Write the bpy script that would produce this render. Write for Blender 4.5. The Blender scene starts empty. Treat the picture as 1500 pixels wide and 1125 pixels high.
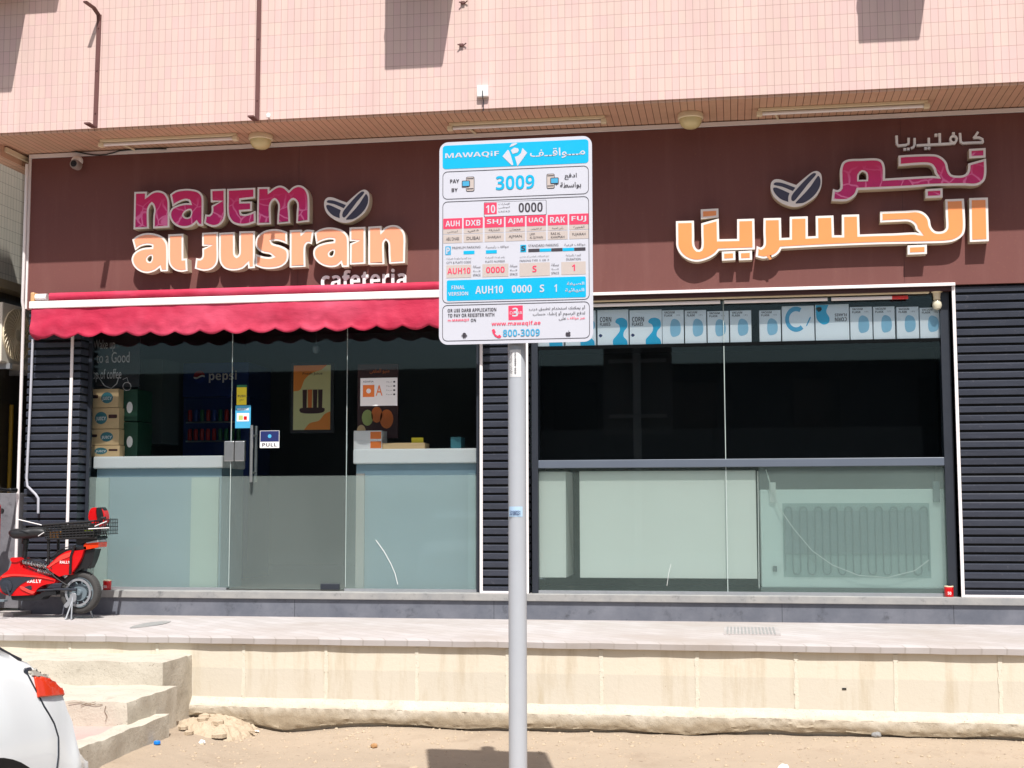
import bpy, math, random, unicodedata
from mathutils import Vector, Matrix
from math import radians as R, sin, cos, pi
random.seed(7)
SC = bpy.context.scene
COL = SC.collection

# ------------------------------------------------------------------ camera
CAM_H = 1.55
YAW, PITCH, ROLL, F_PX = R(9.2817), R(5.1373), R(-0.1362), 1979.0
cam_d = bpy.data.cameras.new('camera')
cam = bpy.data.objects.new('camera', cam_d); COL.objects.link(cam)
cam.location = (0, 0, CAM_H)
_f = Vector((-sin(YAW) * cos(PITCH), cos(YAW) * cos(PITCH), sin(PITCH)))
_r = Vector((cos(YAW), sin(YAW), 0)); _u = _r.cross(_f)
_r2 = _r * cos(ROLL) + _u * sin(ROLL); _u2 = _r2.cross(_f)
cam.rotation_euler = Matrix((_r2, _u2, -_f)).transposed().to_euler()
cam_d.sensor_fit = 'HORIZONTAL'; cam_d.sensor_width = 36.0
cam_d.lens = 36.0 * F_PX / 1500.0
cam_d.clip_start = 0.05; cam_d.clip_end = 2000
SC.camera = cam

# ------------------------------------------------------------------ sky, sun, exposure
LIGHT = Vector((-0.155, 0.60, -1.0)).normalized()
SUN_EL = math.asin(-LIGHT.z)
SUN_ROT = math.atan2(-LIGHT.x, -LIGHT.y)
world = bpy.data.worlds.new("World"); SC.world = world; world.use_nodes = True
_nt = world.node_tree
_sky = _nt.nodes.new('ShaderNodeTexSky'); _sky.sky_type = 'NISHITA'; _sky.sun_disc = False
_sky.sun_elevation = SUN_EL; _sky.sun_rotation = SUN_ROT
_sky.dust_density = 3.0; _sky.air_density = 1.0
_nt.links.new(_sky.outputs[0], _nt.nodes['Background'].inputs[0])
_nt.nodes['Background'].inputs[1].default_value = 0.07
sun_d = bpy.data.lights.new('sun', 'SUN'); sun_d.energy = 4.2; sun_d.angle = R(0.5); sun_d.color = (1.0, 0.98, 0.95)
sun = bpy.data.objects.new('sun', sun_d); COL.objects.link(sun)
sun.rotation_euler = LIGHT.to_track_quat('-Z', 'Y').to_euler()
SC.view_settings.view_transform = 'Standard'; SC.view_settings.look = 'None'
SC.view_settings.gamma = 1.0; SC.view_settings.exposure = 0.58

# ------------------------------------------------------------------ pixel of the photograph -> point on a real plane
def ray(px, py):
    return _r2 * ((px - 750) / F_PX) - _u2 * ((py - 562.5) / F_PX) + _f
def at(px, py, Y):
    d = ray(px, py); return Vector((0, 0, CAM_H)) + d * (Y / d.y)
def atz(px, py, z):
    d = ray(px, py); return Vector((0, 0, CAM_H)) + d * ((z - CAM_H) / d.z)

# ------------------------------------------------------------------ materials
def lin(c):
    c /= 255.0
    return c / 12.92 if c <= 0.04045 else ((c + 0.055) / 1.055) ** 2.4
def rgb(r, g, b, k=1.0):
    return (lin(r) * k, lin(g) * k, lin(b) * k, 1)
class NT:
    def __init__(s, name):
        s.m = bpy.data.materials.new(name); s.m.use_nodes = True
        s.t = s.m.node_tree; s.b = s.t.nodes['Principled BSDF']; s.out = s.t.nodes['Material Output']
    def n(s, typ, **kw):
        nd = s.t.nodes.new('ShaderNode' + typ)
        for k, v in kw.items():
            if k.startswith('i_'):
                key = k[2:]; key = int(key) if key.isdigit() else key.replace('_', ' ')
                nd.inputs[key].default_value = v
            else: setattr(nd, k, v)
        return nd
    def l(s, a, b): s.t.links.new(a, b)
    def coord(s):
        return s.n('TexCoord').outputs['Object']
    def noise(s, scale, detail=4, rough=0.55, vec=None):
        nd = s.n('TexNoise', i_Scale=scale, i_Detail=detail, i_Roughness=rough)
        s.l(vec or s.coord(), nd.inputs['Vector']); return nd.outputs['Fac']
    def ramp(s, fac, a, b, ca=(0, 0, 0, 1), cb=(1, 1, 1, 1)):
        r = s.n('ValToRGB'); e = r.color_ramp.elements
        e[0].position = a; e[0].color = ca; e[1].position = b; e[1].color = cb
        s.l(fac, r.inputs[0]); return r.outputs[0]
    def mix(s, fac, a, b, mode='MIX'):
        m = s.n('Mix', data_type='RGBA', blend_type=mode)
        for sock, v in ((m.inputs[0], fac), (m.inputs[6], a), (m.inputs[7], b)):
            if hasattr(v, 'is_linked'): s.l(v, sock)
            else: sock.default_value = v
        return m.outputs[2]
    def swz(s, order):
        sp = s.n('SeparateXYZ'); s.l(s.coord(), sp.inputs[0]); cb = s.n('CombineXYZ')
        for i, ch in enumerate(order): s.l(sp.outputs['XYZ'.index(ch)], cb.inputs[i])
        return cb.outputs[0]
    def bump(s, h, strength=0.3, dist=0.01):
        b = s.n('Bump', i_Strength=strength, i_Distance=dist); s.l(h, b.inputs['Height'])
        s.l(b.outputs[0], s.b.inputs['Normal'])
    def base(s, c):
        if hasattr(c, 'is_linked'): s.l(c, s.b.inputs['Base Color'])
        else: s.b.inputs['Base Color'].default_value = c
def sc_(c, k): return (min(c[0] * k, 1), min(c[1] * k, 1), min(c[2] * k, 1), 1)
def pm(name, col, rough=0.55, var=0.12, scale=9, bump=0.0, metal=0.0, coat=0.0, bscale=None, spec=None):
    t = NT(name)
    t.base(t.mix(t.noise(scale, 5), sc_(col, 1 - var), sc_(col, 1 + var)))
    rr = t.n('MapRange', i_3=max(rough - 0.08, 0.02), i_4=min(rough + 0.08, 1)); t.l(t.noise(scale * 2.3, 3), rr.inputs[0])
    t.l(rr.outputs[0], t.b.inputs['Roughness'])
    t.b.inputs['Metallic'].default_value = metal
    t.b.inputs['Coat Weight'].default_value = coat
    if spec is not None: t.b.inputs['Specular IOR Level'].default_value = spec
    if bump: t.bump(t.noise(bscale or scale * 6, 4), bump, 0.004)
    return t.m
M = {}
M['white_paint'] = pm('white_paint', rgb(232, 228, 226), 0.4, 0.05, 6)
M['trim_white'] = pm('trim_white', rgb(236, 228, 226), 0.4, 0.05, 7)
M['black'] = pm('black_plastic', rgb(24, 24, 26), 0.45, 0.2, 20)
M['void'] = pm('black_board', rgb(5, 8, 10), 0.7, 0.2, 3, spec=0.1)
M['dark'] = pm('dark_void', rgb(14, 15, 17), 0.6, 0.2, 3)
M['steel'] = pm('brushed_steel', rgb(190, 190, 188), 0.32, 0.1, 30, metal=0.9)
M['alu'] = pm('aluminium', rgb(170, 172, 175), 0.42, 0.12, 22, metal=0.6)
M['rubber'] = pm('tyre_rubber', rgb(62, 60, 58), 0.8, 0.2, 30, bump=0.3)
M['red_paint'] = pm('red_paint', rgb(200, 8, 14), 0.3, 0.08, 10, coat=0.5)
M['brown_steel'] = pm('brown_steel', rgb(104, 66, 62), 0.6, 0.2, 14, bump=0.2)
M['cream_plastic'] = pm('cream_plastic', rgb(232, 216, 184), 0.45, 0.08, 12)
M['poster_orange'] = pm('poster_orange', rgb(252, 150, 56), 0.5, 0.06, 8)
M['poster_lime'] = pm('poster_lime', rgb(232, 228, 164), 0.5, 0.06, 8)
M['card'] = pm('cardboard', rgb(216, 184, 138), 0.8, 0.1, 12, bump=0.1)
M['green_card'] = pm('green_card', rgb(14, 62, 42), 0.6, 0.15, 10)
M['tape'] = pm('tape_brown', rgb(160, 120, 78), 0.5, 0.1, 12)  # plain orange-brown, used for a small stone
M['paper'] = pm('paper_white', rgb(232, 230, 228), 0.6, 0.03, 10)
M['counter'] = pm('counter_white', rgb(238, 240, 238), 0.3, 0.03, 4)
M['yellow'] = pm('yellow_paint', rgb(226, 206, 40), 0.5, 0.08, 10)
M['yellow_pipe'] = pm('yellow_pipe', rgb(178, 138, 34), 0.5, 0.15, 10)
M['navy'] = pm('navy_print', rgb(24, 36, 92), 0.5, 0.08, 10)
M['sky_print'] = pm('sky_blue_print', rgb(70, 165, 205), 0.5, 0.1, 14)
M['ink'] = pm('ink', rgb(58, 52, 60), 0.6, 0.08, 30)
M['chalk'] = pm('chalk', rgb(196, 192, 190), 0.9, 0.2, 40)
M['cyan'] = pm('cyan_film', rgb(0, 176, 218), 0.35, 0.04, 12)
M['pink'] = pm('pink_film', rgb(236, 66, 98), 0.4, 0.05, 12)
M['beige'] = pm('beige_film', rgb(196, 182, 174), 0.45, 0.05, 12)
M['sign_white'] = pm('sign_white', rgb(204, 203, 211), 0.35, 0.03, 5)
M['pole'] = pm('pole_paint', rgb(178, 181, 186), 0.38, 0.06, 5, bump=0.05)
M['teal_box'] = pm('teal_box', rgb(60, 120, 130), 0.5, 0.1, 10)
M['orange'] = pm('orange_print', rgb(232, 122, 50), 0.5, 0.08, 10)
M['lime'] = pm('lime_print', rgb(176, 190, 110), 0.5, 0.08, 10)
M['maroon'] = pm('maroon_print', rgb(66, 32, 30), 0.5, 0.1, 10)
M['can_red'] = pm('can_red', rgb(170, 24, 30), 0.35, 0.1, 30)
M['can_blue'] = pm('can_blue', rgb(28, 62, 140), 0.35, 0.1, 30)
M['can_green'] = pm('can_green', rgb(40, 110, 70), 0.35, 0.1, 30)
M['white_board'] = pm('white_board', rgb(216, 218, 213), 0.5, 0.04, 2.2)
M['white_fridge'] = pm('white_fridge', rgb(240, 246, 244), 0.45, 0.04, 2.2)
M['soft_coil'] = pm('soft_coil', rgb(128, 142, 146), 0.5, 0.08, 10)
M['coil'] = pm('coil_grey', rgb(104, 116, 122), 0.5, 0.1, 10)
M['gasket'] = pm('dark_frame', rgb(44, 48, 56), 0.4, 0.15, 8)
M['ledge'] = pm('ledge_grey', rgb(92, 100, 112), 0.35, 0.1, 3)
M['room'] = pm('room_wall', rgb(104, 110, 110), 0.8, 0.15, 1.5)
M['lamp_glass'] = pm('lamp_glass', rgb(216, 200, 150), 0.25, 0.06, 10)
M['pepsi_blue'] = pm('cooler_blue', rgb(20, 50, 116), 0.4, 0.1, 5)

def tile_mat(name, cols, mortar, w, h, order, rough=0.35, stain=0.12, msize=0.0016):
    t = NT(name); v = t.swz(order)
    br = t.n('TexBrick', offset=0.0, squash=1.0, i_Scale=1.0, i_Mortar_Size=msize, i_Mortar_Smooth=0.3,
             i_Brick_Width=w, i_Row_Height=h, i_Color1=cols[0], i_Color2=cols[1], i_Mortar=mortar)
    t.l(v, br.inputs['Vector'])
    big = t.noise(0.8, 5)
    streak = t.n('Mapping'); streak.inputs['Scale'].default_value = (9, 9, 0.5); t.l(t.coord(), streak.inputs[0])
    st = t.noise(1.0, 4, vec=streak.outputs[0])
    d = t.ramp(t.mix(0.5, big, st), 0.3, 0.75, (1 - stain, 1 - stain, 1 - stain, 1), (1, 1, 1, 1))
    t.base(t.mix(1.0, br.outputs['Color'], d, 'MULTIPLY'))
    t.b.inputs['Roughness'].default_value = rough
    inv = t.n('Math', operation='SUBTRACT', i_0=1.0); t.l(br.outputs['Fac'], inv.inputs[1])
    t.bump(inv.outputs[0], 0.5, 0.002)
    return t.m
M['pink_tile'] = tile_mat('pink_tile', (rgb(227, 193, 187), rgb(228, 200, 188)), rgb(182, 146, 136), 0.0545, 0.1035, 'XZY', 0.35, 0.2)
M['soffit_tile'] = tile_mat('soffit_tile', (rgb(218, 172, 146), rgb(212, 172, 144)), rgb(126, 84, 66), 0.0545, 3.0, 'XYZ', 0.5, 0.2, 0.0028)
M['grey_tile'] = tile_mat('grey_tile', (rgb(236, 230, 216), rgb(228, 224, 210)), rgb(140, 134, 124), 0.05, 0.105, 'YZX')

def fascia():
    t = NT('brown_panel')
    n = t.noise(1.3, 6, 0.6)
    c = t.mix(n, rgb(109, 69, 65), rgb(121, 78, 73))
    c = t.mix(t.ramp(t.noise(60, 2), 0.62, 0.8), c, rgb(126, 84, 72))
    mp = t.n('Mapping'); mp.inputs['Scale'].default_value = (7, 7, .6); t.l(t.coord(), mp.inputs[0])
    c = t.mix(t.ramp(t.noise(1.0, 6, .65, mp.outputs[0]), .5, .9), c, rgb(126, 86, 80))
    t.base(c); t.b.inputs['Roughness'].default_value = 0.62; t.b.inputs['Specular IOR Level'].default_value = 0.2
    t.bump(t.noise(1.6, 2), 0.12, 0.02); return t.m
M['fascia'] = fascia()
def slat():
    t = NT('slat_black')
    mp = t.n('Mapping'); mp.inputs['Scale'].default_value = (2, 2, 14); t.l(t.coord(), mp.inputs[0])
    n = t.noise(1.5, 6, 0.65, mp.outputs[0])
    c = t.mix(n, rgb(33, 36, 45), rgb(64, 68, 80))
    c = t.mix(t.ramp(t.noise(26, 5, 0.7), 0.6, 0.78), c, rgb(96, 94, 100))
    t.base(c); t.b.inputs['Roughness'].default_value = 0.4
    t.bump(t.noise(40, 3), 0.1, 0.002); return t.m
M['slat'] = slat()
def stone(name, a, b, c, scale=5, rough=0.6):
    t = NT(name)
    n = t.noise(scale, 8, 0.65)
    col = t.mix(t.ramp(n, 0.3, 0.7), a, b)
    col = t.mix(t.ramp(t.noise(scale * 2.7, 8, 0.7), 0.56, 0.74), col, c)
    t.base(col); t.b.inputs['Roughness'].default_value = rough
    t.bump(t.noise(scale * 9, 6, 0.7), 0.2, 0.004); return t.m
M['granite'] = stone('granite_grey', rgb(84, 88, 98), rgb(112, 114, 122), rgb(64, 66, 72), 3.2)
M['granite_sill'] = stone('granite_sill', rgb(134, 134, 134), rgb(160, 157, 152), rgb(108, 108, 108), 5)
M['stone_block'] = stone('grey_marble', rgb(96, 94, 98), rgb(122, 120, 124), rgb(76, 74, 78), 6)
def concrete(name, a, b, dirt, scale=3, bump=0.5, crack=False, extra=None):
    t = NT(name)
    n = t.noise(scale, 9, 0.62)
    col = t.mix(t.ramp(n, 0.3, 0.72), a, b)
    col = t.mix(t.ramp(t.noise(scale * 1.7, 8, 0.72), 0.55, 0.82), col, dirt)
    col = t.mix(t.ramp(t.noise(scale * 22, 3), 0.64, 0.74), col, sc_(dirt, 0.8))
    h = t.mix(0.5, t.noise(scale * 14, 8, 0.7), t.noise(scale * 4, 4))
    if crack:
        mp = t.n('Mapping'); mp.inputs['Scale'].default_value = (1.6, 1.6, 2.4); t.l(t.coord(), mp.inputs[0])
        ds = t.n('Mix', data_type='RGBA', blend_type='ADD'); ds.inputs[0].default_value = 0.35
        t.l(mp.outputs[0], ds.inputs[6])
        nn = t.n('TexNoise', i_Scale=4.0, i_Detail=5.0); t.l(t.coord(), nn.inputs['Vector']); t.l(nn.outputs['Color'], ds.inputs[7])
        vo = t.n('TexVoronoi', feature='DISTANCE_TO_EDGE', i_Scale=1.3); t.l(ds.outputs[2], vo.inputs['Vector'])
        cr = t.ramp(vo.outputs['Distance'], 0.0, 0.012, (0, 0, 0, 1), (1, 1, 1, 1))
        col = t.mix(cr, rgb(92, 72, 52), col); h = t.mix(cr, (0, 0, 0, 1), h)
    if extra: col = extra(t, col)
    t.base(col); t.b.inputs['Roughness'].default_value = 0.85
    t.bump(h, bump, 0.012); return t.m
M['step_concrete'] = concrete('step_concrete', rgb(182, 174, 159), rgb(196, 188, 173), rgb(142, 133, 119), 3, 0.8)
def foot_tone(t, col):  # mottled brown-grey, darker towards the bottom
    sp = t.n('SeparateXYZ'); t.l(t.coord(), sp.inputs[0])
    w = t.n('Math', operation='MULTIPLY_ADD', i_1=0.16); t.l(t.noise(3.5, 8, .7), w.inputs[0]); t.l(sp.outputs[2], w.inputs[2])
    return t.mix(t.ramp(w.outputs[0], .19, .27, (1, 1, 1, 1), (0, 0, 0, 1)), col, t.mix(t.noise(18, 5, .7), rgb(128, 114, 94), rgb(168, 152, 128)))
M['foot_concrete'] = concrete('foot_concrete', rgb(186, 176, 159), rgb(197, 187, 171), rgb(146, 135, 118), 4, 0.7, False, foot_tone)
M['rubble'] = concrete('rubble', rgb(172, 154, 130), rgb(186, 168, 144), rgb(146, 127, 104), 6, 0.8)
M['sand'] = concrete('sand', rgb(156, 140, 121), rgb(169, 152, 132), rgb(139, 121, 102), 1.3, 1.0)
M['kerb_pink'] = concrete('pink_paver', rgb(188, 150, 144), rgb(196, 166, 156), rgb(176, 154, 140), 4, 0.4)
def pave():
    t = NT('pavers'); v = t.n('Mapping'); v.inputs['Rotation'].default_value = (0, 0, R(45)); t.l(t.coord(), v.inputs[0])
    br = t.n('TexBrick', offset=0.5, i_Scale=1.0, i_Mortar_Size=0.004, i_Brick_Width=0.22, i_Row_Height=0.11,
             i_Color1=rgb(168, 161, 158), i_Color2=rgb(178, 172, 170), i_Mortar=rgb(156, 149, 144))
    t.l(v.outputs[0], br.inputs['Vector'])
    c = t.mix(t.ramp(t.noise(1.1, 7, 0.65), 0.42, 0.75), br.outputs['Color'], rgb(156, 146, 138))
    t.base(c); t.b.inputs['Roughness'].default_value = 0.8
    t.bump(br.outputs['Fac'], 0.2, -0.003); return t.m
M['pavers'] = pave()
def blocks():
    # cream masonry paint: the upper half has a fresher coat, with dirt runs below the coping
    t = NT('cream_blocks'); sp = t.n('SeparateXYZ'); t.l(t.coord(), sp.inputs[0])
    n = t.noise(2.2, 8, 0.6)
    fresh = t.mix(n, rgb(204, 194, 175), rgb(211, 202, 185)); old = t.mix(n, rgb(195, 186, 169), rgb(202, 194, 179))
    edge = t.n('Math', operation='ADD'); t.l(sp.outputs[2], edge.inputs[0])
    w = t.n('Math', operation='MULTIPLY', i_1=0.02); t.l(t.noise(3, 3), w.inputs[0]); t.l(w.outputs[0], edge.inputs[1])
    c = t.mix(t.ramp(edge.outputs[0], 0.438, 0.444), old, fresh)
    mp = t.n('Mapping'); mp.inputs['Scale'].default_value = (5, 5, 0.7); t.l(t.coord(), mp.inputs[0])
    c = t.mix(t.ramp(t.noise(1.6, 7, 0.7, mp.outputs[0]), 0.5, 0.85), c, rgb(176, 160, 132))
    c = t.mix(t.ramp(t.noise(45, 3), 0.7, 0.78), c, rgb(150, 130, 104))
    t.base(c); t.b.inputs['Roughness'].default_value = 0.85
    t.bump(t.noise(30, 6, 0.7), 0.35, 0.006); return t.m
M['blocks'] = blocks()
M['mortar'] = concrete('mortar', rgb(206, 198, 180), rgb(213, 206, 190), rgb(180, 164, 136), 6, 0.5)

def glass_mat(name, tint, refl=1.0, haze=0.0, hcol=(0.8, 0.8, 0.8, 1)):
    t = NT(name); t.t.nodes.remove(t.b)
    tr = t.n('BsdfTransparent'); tr.inputs[0].default_value = tint
    gl = t.n('BsdfGlossy'); gl.inputs[0].default_value = (0.72, 0.94, 1.0, 1); gl.inputs['Roughness'].default_value = 0.015
    fr = t.n('Fresnel', i_IOR=1.45)
    k = t.n('Math', operation='MULTIPLY', i_1=refl); t.l(fr.outputs[0], k.inputs[0])
    mx = t.n('MixShader'); t.l(k.outputs[0], mx.inputs[0]); t.l(tr.outputs[0], mx.inputs[1]); t.l(gl.outputs[0], mx.inputs[2])
    last = mx.outputs[0]
    if haze:
        df = t.n('BsdfDiffuse'); tl = t.n('BsdfTranslucent')
        df.inputs[0].default_value = hcol; tl.inputs[0].default_value = hcol
        m2 = t.n('MixShader', i_0=0.45); t.l(df.outputs[0], m2.inputs[1]); t.l(tl.outputs[0], m2.inputs[2])
        hz = t.n('MapRange', i_1=0.3, i_2=0.7, i_3=haze * 0.94, i_4=min(haze * 1.12, 1)); sp = t.n('SeparateXYZ'); t.l(t.coord(), sp.inputs[0])
        lo = t.n('MapRange', i_1=-0.35, i_2=0.25, i_3=0.16, i_4=0.0); t.l(sp.outputs[2], lo.inputs[0])
        dd_ = t.n('Math', operation='MULTIPLY'); t.l(lo.outputs[0], dd_.inputs[0]); t.l(t.ramp(t.noise(7, 6, .7), .4, .75), dd_.inputs[1])
        ad = t.n('Math', operation='ADD'); t.l(dd_.outputs[0], ad.inputs[0]); t.l(t.noise(1.2, 2), ad.inputs[1])
        t.l(ad.outputs[0], hz.inputs[0])
        m3 = t.n('MixShader'); t.l(hz.outputs[0], m3.inputs[0]); t.l(last, m3.inputs[1]); t.l(m2.outputs[0], m3.inputs[2]); last = m3.outputs[0]
    t.l(last, t.out.inputs[0]); return t.m
M['glass'] = glass_mat('clear_glass', (0.985, 0.995, 0.995, 1), 0.72)
M['glass_dark'] = glass_mat('dark_glass', (0.98, 0.995, 1.0, 1), 0.72)
M['frost'] = glass_mat('frosted_glass', (0.965, 0.985, 0.978, 1), 0.6, 0.23, rgb(206, 222, 216))
M['frost_light'] = glass_mat('hazy_glass', (0.965, 0.99, 0.978, 1), 0.6, 0.085, rgb(196, 214, 206))
M['film'] = glass_mat('frosted_film', (0.96, 0.99, 0.982, 1), 0.3, 0.15, rgb(240, 248, 246))
M['frost_dark'] = glass_mat('frosted_glass_grey', (0.955, 0.975, 0.96, 1), 0.6, 0.25, rgb(184, 195, 190))

def fabric():
    t = NT('awning_fabric'); n = t.noise(5, 6, 0.6)
    t.base(t.mix(t.ramp(t.noise(1.4, 5), .42, .72), t.mix(n, rgb(168, 14, 52), rgb(190, 34, 72)), rgb(200, 72, 100))); t.b.inputs['Roughness'].default_value = 0.75
    mp = t.n('Mapping'); mp.inputs['Scale'].default_value = (9, 9, 26); mp.inputs['Rotation'].default_value = (0, R(12), 0); t.l(t.coord(), mp.inputs[0])
    t.bump(t.mix(0.5, t.noise(1.0, 6, 0.65, mp.outputs[0]), t.noise(5, 3)), 0.42, 0.02); return t.m
M['awning'] = fabric()
def crackle():
    t = NT('magenta_face')
    vo = t.n('TexVoronoi', feature='DISTANCE_TO_EDGE', i_Scale=8.5)
    ds = t.n('Mix', data_type='RGBA', blend_type='ADD'); ds.inputs[0].default_value = 0.12; t.l(t.coord(), ds.inputs[6])
    nn = t.n('TexNoise', i_Scale=5.0, i_Detail=3.0); t.l(t.coord(), nn.inputs['Vector']); t.l(nn.outputs['Color'], ds.inputs[7])
    t.l(ds.outputs[2], vo.inputs['Vector'])
    line = t.ramp(vo.outputs['Distance'], 0.025, 0.07, (1, 1, 1, 1), (0, 0, 0, 1))
    sp = t.n('SeparateXYZ'); t.l(t.coord(), sp.inputs[0])
    sp = t.n('SeparateXYZ'); t.l(t.n('TexCoord').outputs['Generated'], sp.inputs[0])
    z = t.n('MapRange', i_1=0.85, i_2=0.25); t.l(sp.outputs[2], z.inputs[0])
    amt = t.n('Math', operation='MULTIPLY'); t.l(line, amt.inputs[0]); t.l(z.outputs[0], amt.inputs[1])
    c = t.mix(z.outputs[0], rgb(206, 0, 84), t.mix(t.noise(14, 4), rgb(172, 0, 96), rgb(222, 20, 116)))
    t.base(t.mix(amt.outputs[0], c, rgb(232, 116, 168))); t.b.inputs['Roughness'].default_value = 0.3; return t.m
M['magenta'] = crackle()
M['orange_face'] = pm('orange_face', rgb(238, 148, 88), 0.35, 0.07, 3)
M['peach'] = pm('peach_face', rgb(238, 158, 122), 0.35, 0.07, 3)
M['rim'] = pm('letter_rim', rgb(232, 222, 216), 0.4, 0.04, 8)
M['letter_side'] = pm('letter_side', rgb(206, 192, 170), 0.5, 0.08, 9)
M['bean'] = pm('bean_face', rgb(58, 54, 74), 0.35, 0.1, 12)
M['grey_white'] = pm('small_letter_white', rgb(246, 242, 240), 0.4, 0.04, 9)
M['car_white'] = pm('car_white', rgb(236, 237, 236), 0.16, 0.03, 3, coat=0.8)
M['lens_red'] = pm('lens_red', rgb(228, 62, 26), 0.15, 0.2, 9, coat=0.8)
M['lens_clear'] = pm('lens_clear', rgb(176, 170, 158), 0.12, 0.15, 12, coat=0.8)
M['car_glass'] = pm('car_glass', rgb(20, 24, 28), 0.05, 0.1, 5)
M['far_wall'] = pm('far_wall', rgb(92, 86, 80), 0.8, 0.12, 0.4)

# ------------------------------------------------------------------ mesh helper
class MB:
    def __init__(s): s.v = []; s.f = []; s.mi = []; s.cur = 0
    def add(s, vs, fs):
        o = len(s.v); s.v += [Vector(v) for v in vs]; s.f += [[o + i for i in f] for f in fs]; s.mi += [s.cur] * len(fs); return s
    def slot(s, i): s.cur = i; return s
    def box(s, x0, x1, y0, y1, z0, z1):
        vs = [(x, y, z) for x in (x0, x1) for y in (y0, y1) for z in (z0, z1)]
        return s.add(vs, [(0, 1, 3, 2), (4, 6, 7, 5), (0, 4, 5, 1), (2, 3, 7, 6), (0, 2, 6, 4), (1, 5, 7, 3)])
    def prism(s, pts, y0, y1):
        # outline in (x, z), extruded along y; caps triangulated
        from mathutils.geometry import tessellate_polygon
        n = len(pts); a = [Vector((p[0], y0, p[1])) for p in pts]; b = [Vector((p[0], y1, p[1])) for p in pts]
        tris = tessellate_polygon([[Vector((p[0], p[1], 0)) for p in pts]])
        fs = [tuple(t) for t in tris] + [tuple(n + i for i in reversed(t)) for t in tris]
        fs += [(i, (i + 1) % n, n + (i + 1) % n, n + i) for i in range(n)]
        return s.add(a + b, fs)
    def tube(s, path, r, seg=8, closed=False):
        path = [Vector(p) for p in path]; n = len(path); vs = []; fs = []
        up = None
        for i, p in enumerate(path):
            if closed: d = path[(i + 1) % n] - path[i - 1]
            else: d = path[min(i + 1, n - 1)] - path[max(i - 1, 0)]
            d.normalize()
            if up is None: up = Vector((0, 0, 1)) if abs(d.z) < 0.9 else Vector((1, 0, 0))
            x = d.cross(up).normalized(); up = x.cross(d).normalized()
            rr = r[i] if isinstance(r, (list, tuple)) else r
            vs += [p + (x * cos(2 * pi * k / seg) + up * sin(2 * pi * k / seg)) * rr for k in range(seg)]
        m = n if closed else n - 1
        for i in range(m):
            for k in range(seg):
                a = i * seg + k; b = i * seg + (k + 1) % seg; c = ((i + 1) % n) * seg + (k + 1) % seg; d_ = ((i + 1) % n) * seg + k
                fs.append((a, b, c, d_))
        if not closed: fs += [tuple(range(seg))[::-1], tuple((n - 1) * seg + k for k in range(seg))]
        return s.add(vs, fs)
    def lathe(s, c, prof, axis='Z', seg=24, caps=True):
        # prof: (radius, height along axis) about the point c
        c = Vector(c); vs = []; fs = []; n = len(prof)
        for r, h in prof:
            for k in range(seg):
                a = 2 * pi * k / seg
                q = {'Z': (r * cos(a), r * sin(a), h), 'Y': (r * cos(a), h, r * sin(a)), 'X': (h, r * cos(a), r * sin(a))}[axis]
                vs.append(c + Vector(q))
        for i in range(n - 1):
            for k in range(seg):
                fs.append((i * seg + k, i * seg + (k + 1) % seg, (i + 1) * seg + (k + 1) % seg, (i + 1) * seg + k))
        if caps: fs += [tuple(range(seg))[::-1], tuple((n - 1) * seg + k for k in range(seg))]
        return s.add(vs, fs)
    def grid(s, fn, nu, nv):
        vs = [fn(i / nu, j / nv) for i in range(nu + 1) for j in range(nv + 1)]
        fs = [(i * (nv + 1) + j, (i + 1) * (nv + 1) + j, (i + 1) * (nv + 1) + j + 1, i * (nv + 1) + j + 1) for i in range(nu) for j in range(nv)]
        return s.add(vs, fs)
    def build(s, name, mats, parent=None, smooth=False, bevel=0.0, seg=2):
        me = bpy.data.meshes.new(name); org = ORG.get(parent.name, Vector()) if parent else Vector()
        me.from_pydata([v - org for v in s.v], [], s.f)
        if not isinstance(mats, (list, tuple)): mats = [mats]
        for m in mats: me.materials.append(m)
        for p, i in zip(me.polygons, s.mi): p.material_index = i
        import bmesh
        b = bmesh.new(); b.from_mesh(me); bmesh.ops.recalc_face_normals(b, faces=b.faces); b.to_mesh(me); b.free()
        if smooth:
            for p in me.polygons: p.use_smooth = True
            me.set_sharp_from_angle(angle=R(38))
        o = bpy.data.objects.new(name, me); COL.objects.link(o)
        if parent: o.parent = parent
        ORG[o.name] = org.copy()
        if bevel:
            bv = o.modifiers.new('bevel', 'BEVEL'); bv.width = bevel; bv.segments = seg; bv.limit_method = 'ANGLE'; bv.angle_limit = R(40); bv.harden_normals = False
        return o
ORG = {}
def tag(o, label=None, cat=None, group=None, kind=None):
    if label: o['label'] = label
    if cat: o['category'] = cat
    if group: o['group'] = group
    if kind: o['kind'] = kind
    return o
def thing(name, loc, label, cat, group=None):
    o = bpy.data.objects.new(name, None); COL.objects.link(o); o.empty_display_size = 0.2
    o.location = loc; ORG[o.name] = Vector(loc); return tag(o, label, cat, group)
def B(*a):
    return MB().box(*a)
def copy_tree(o, delta, parent=None):
    c = o.copy(); COL.objects.link(c)
    if parent: c.parent = parent
    else: c.location = o.location + Vector(delta); ORG[c.name] = ORG[o.name] + Vector(delta)
    if parent: ORG[c.name] = ORG[parent.name].copy()
    for ch in list(o.children): copy_tree(ch, delta, c)
    return c

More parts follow.
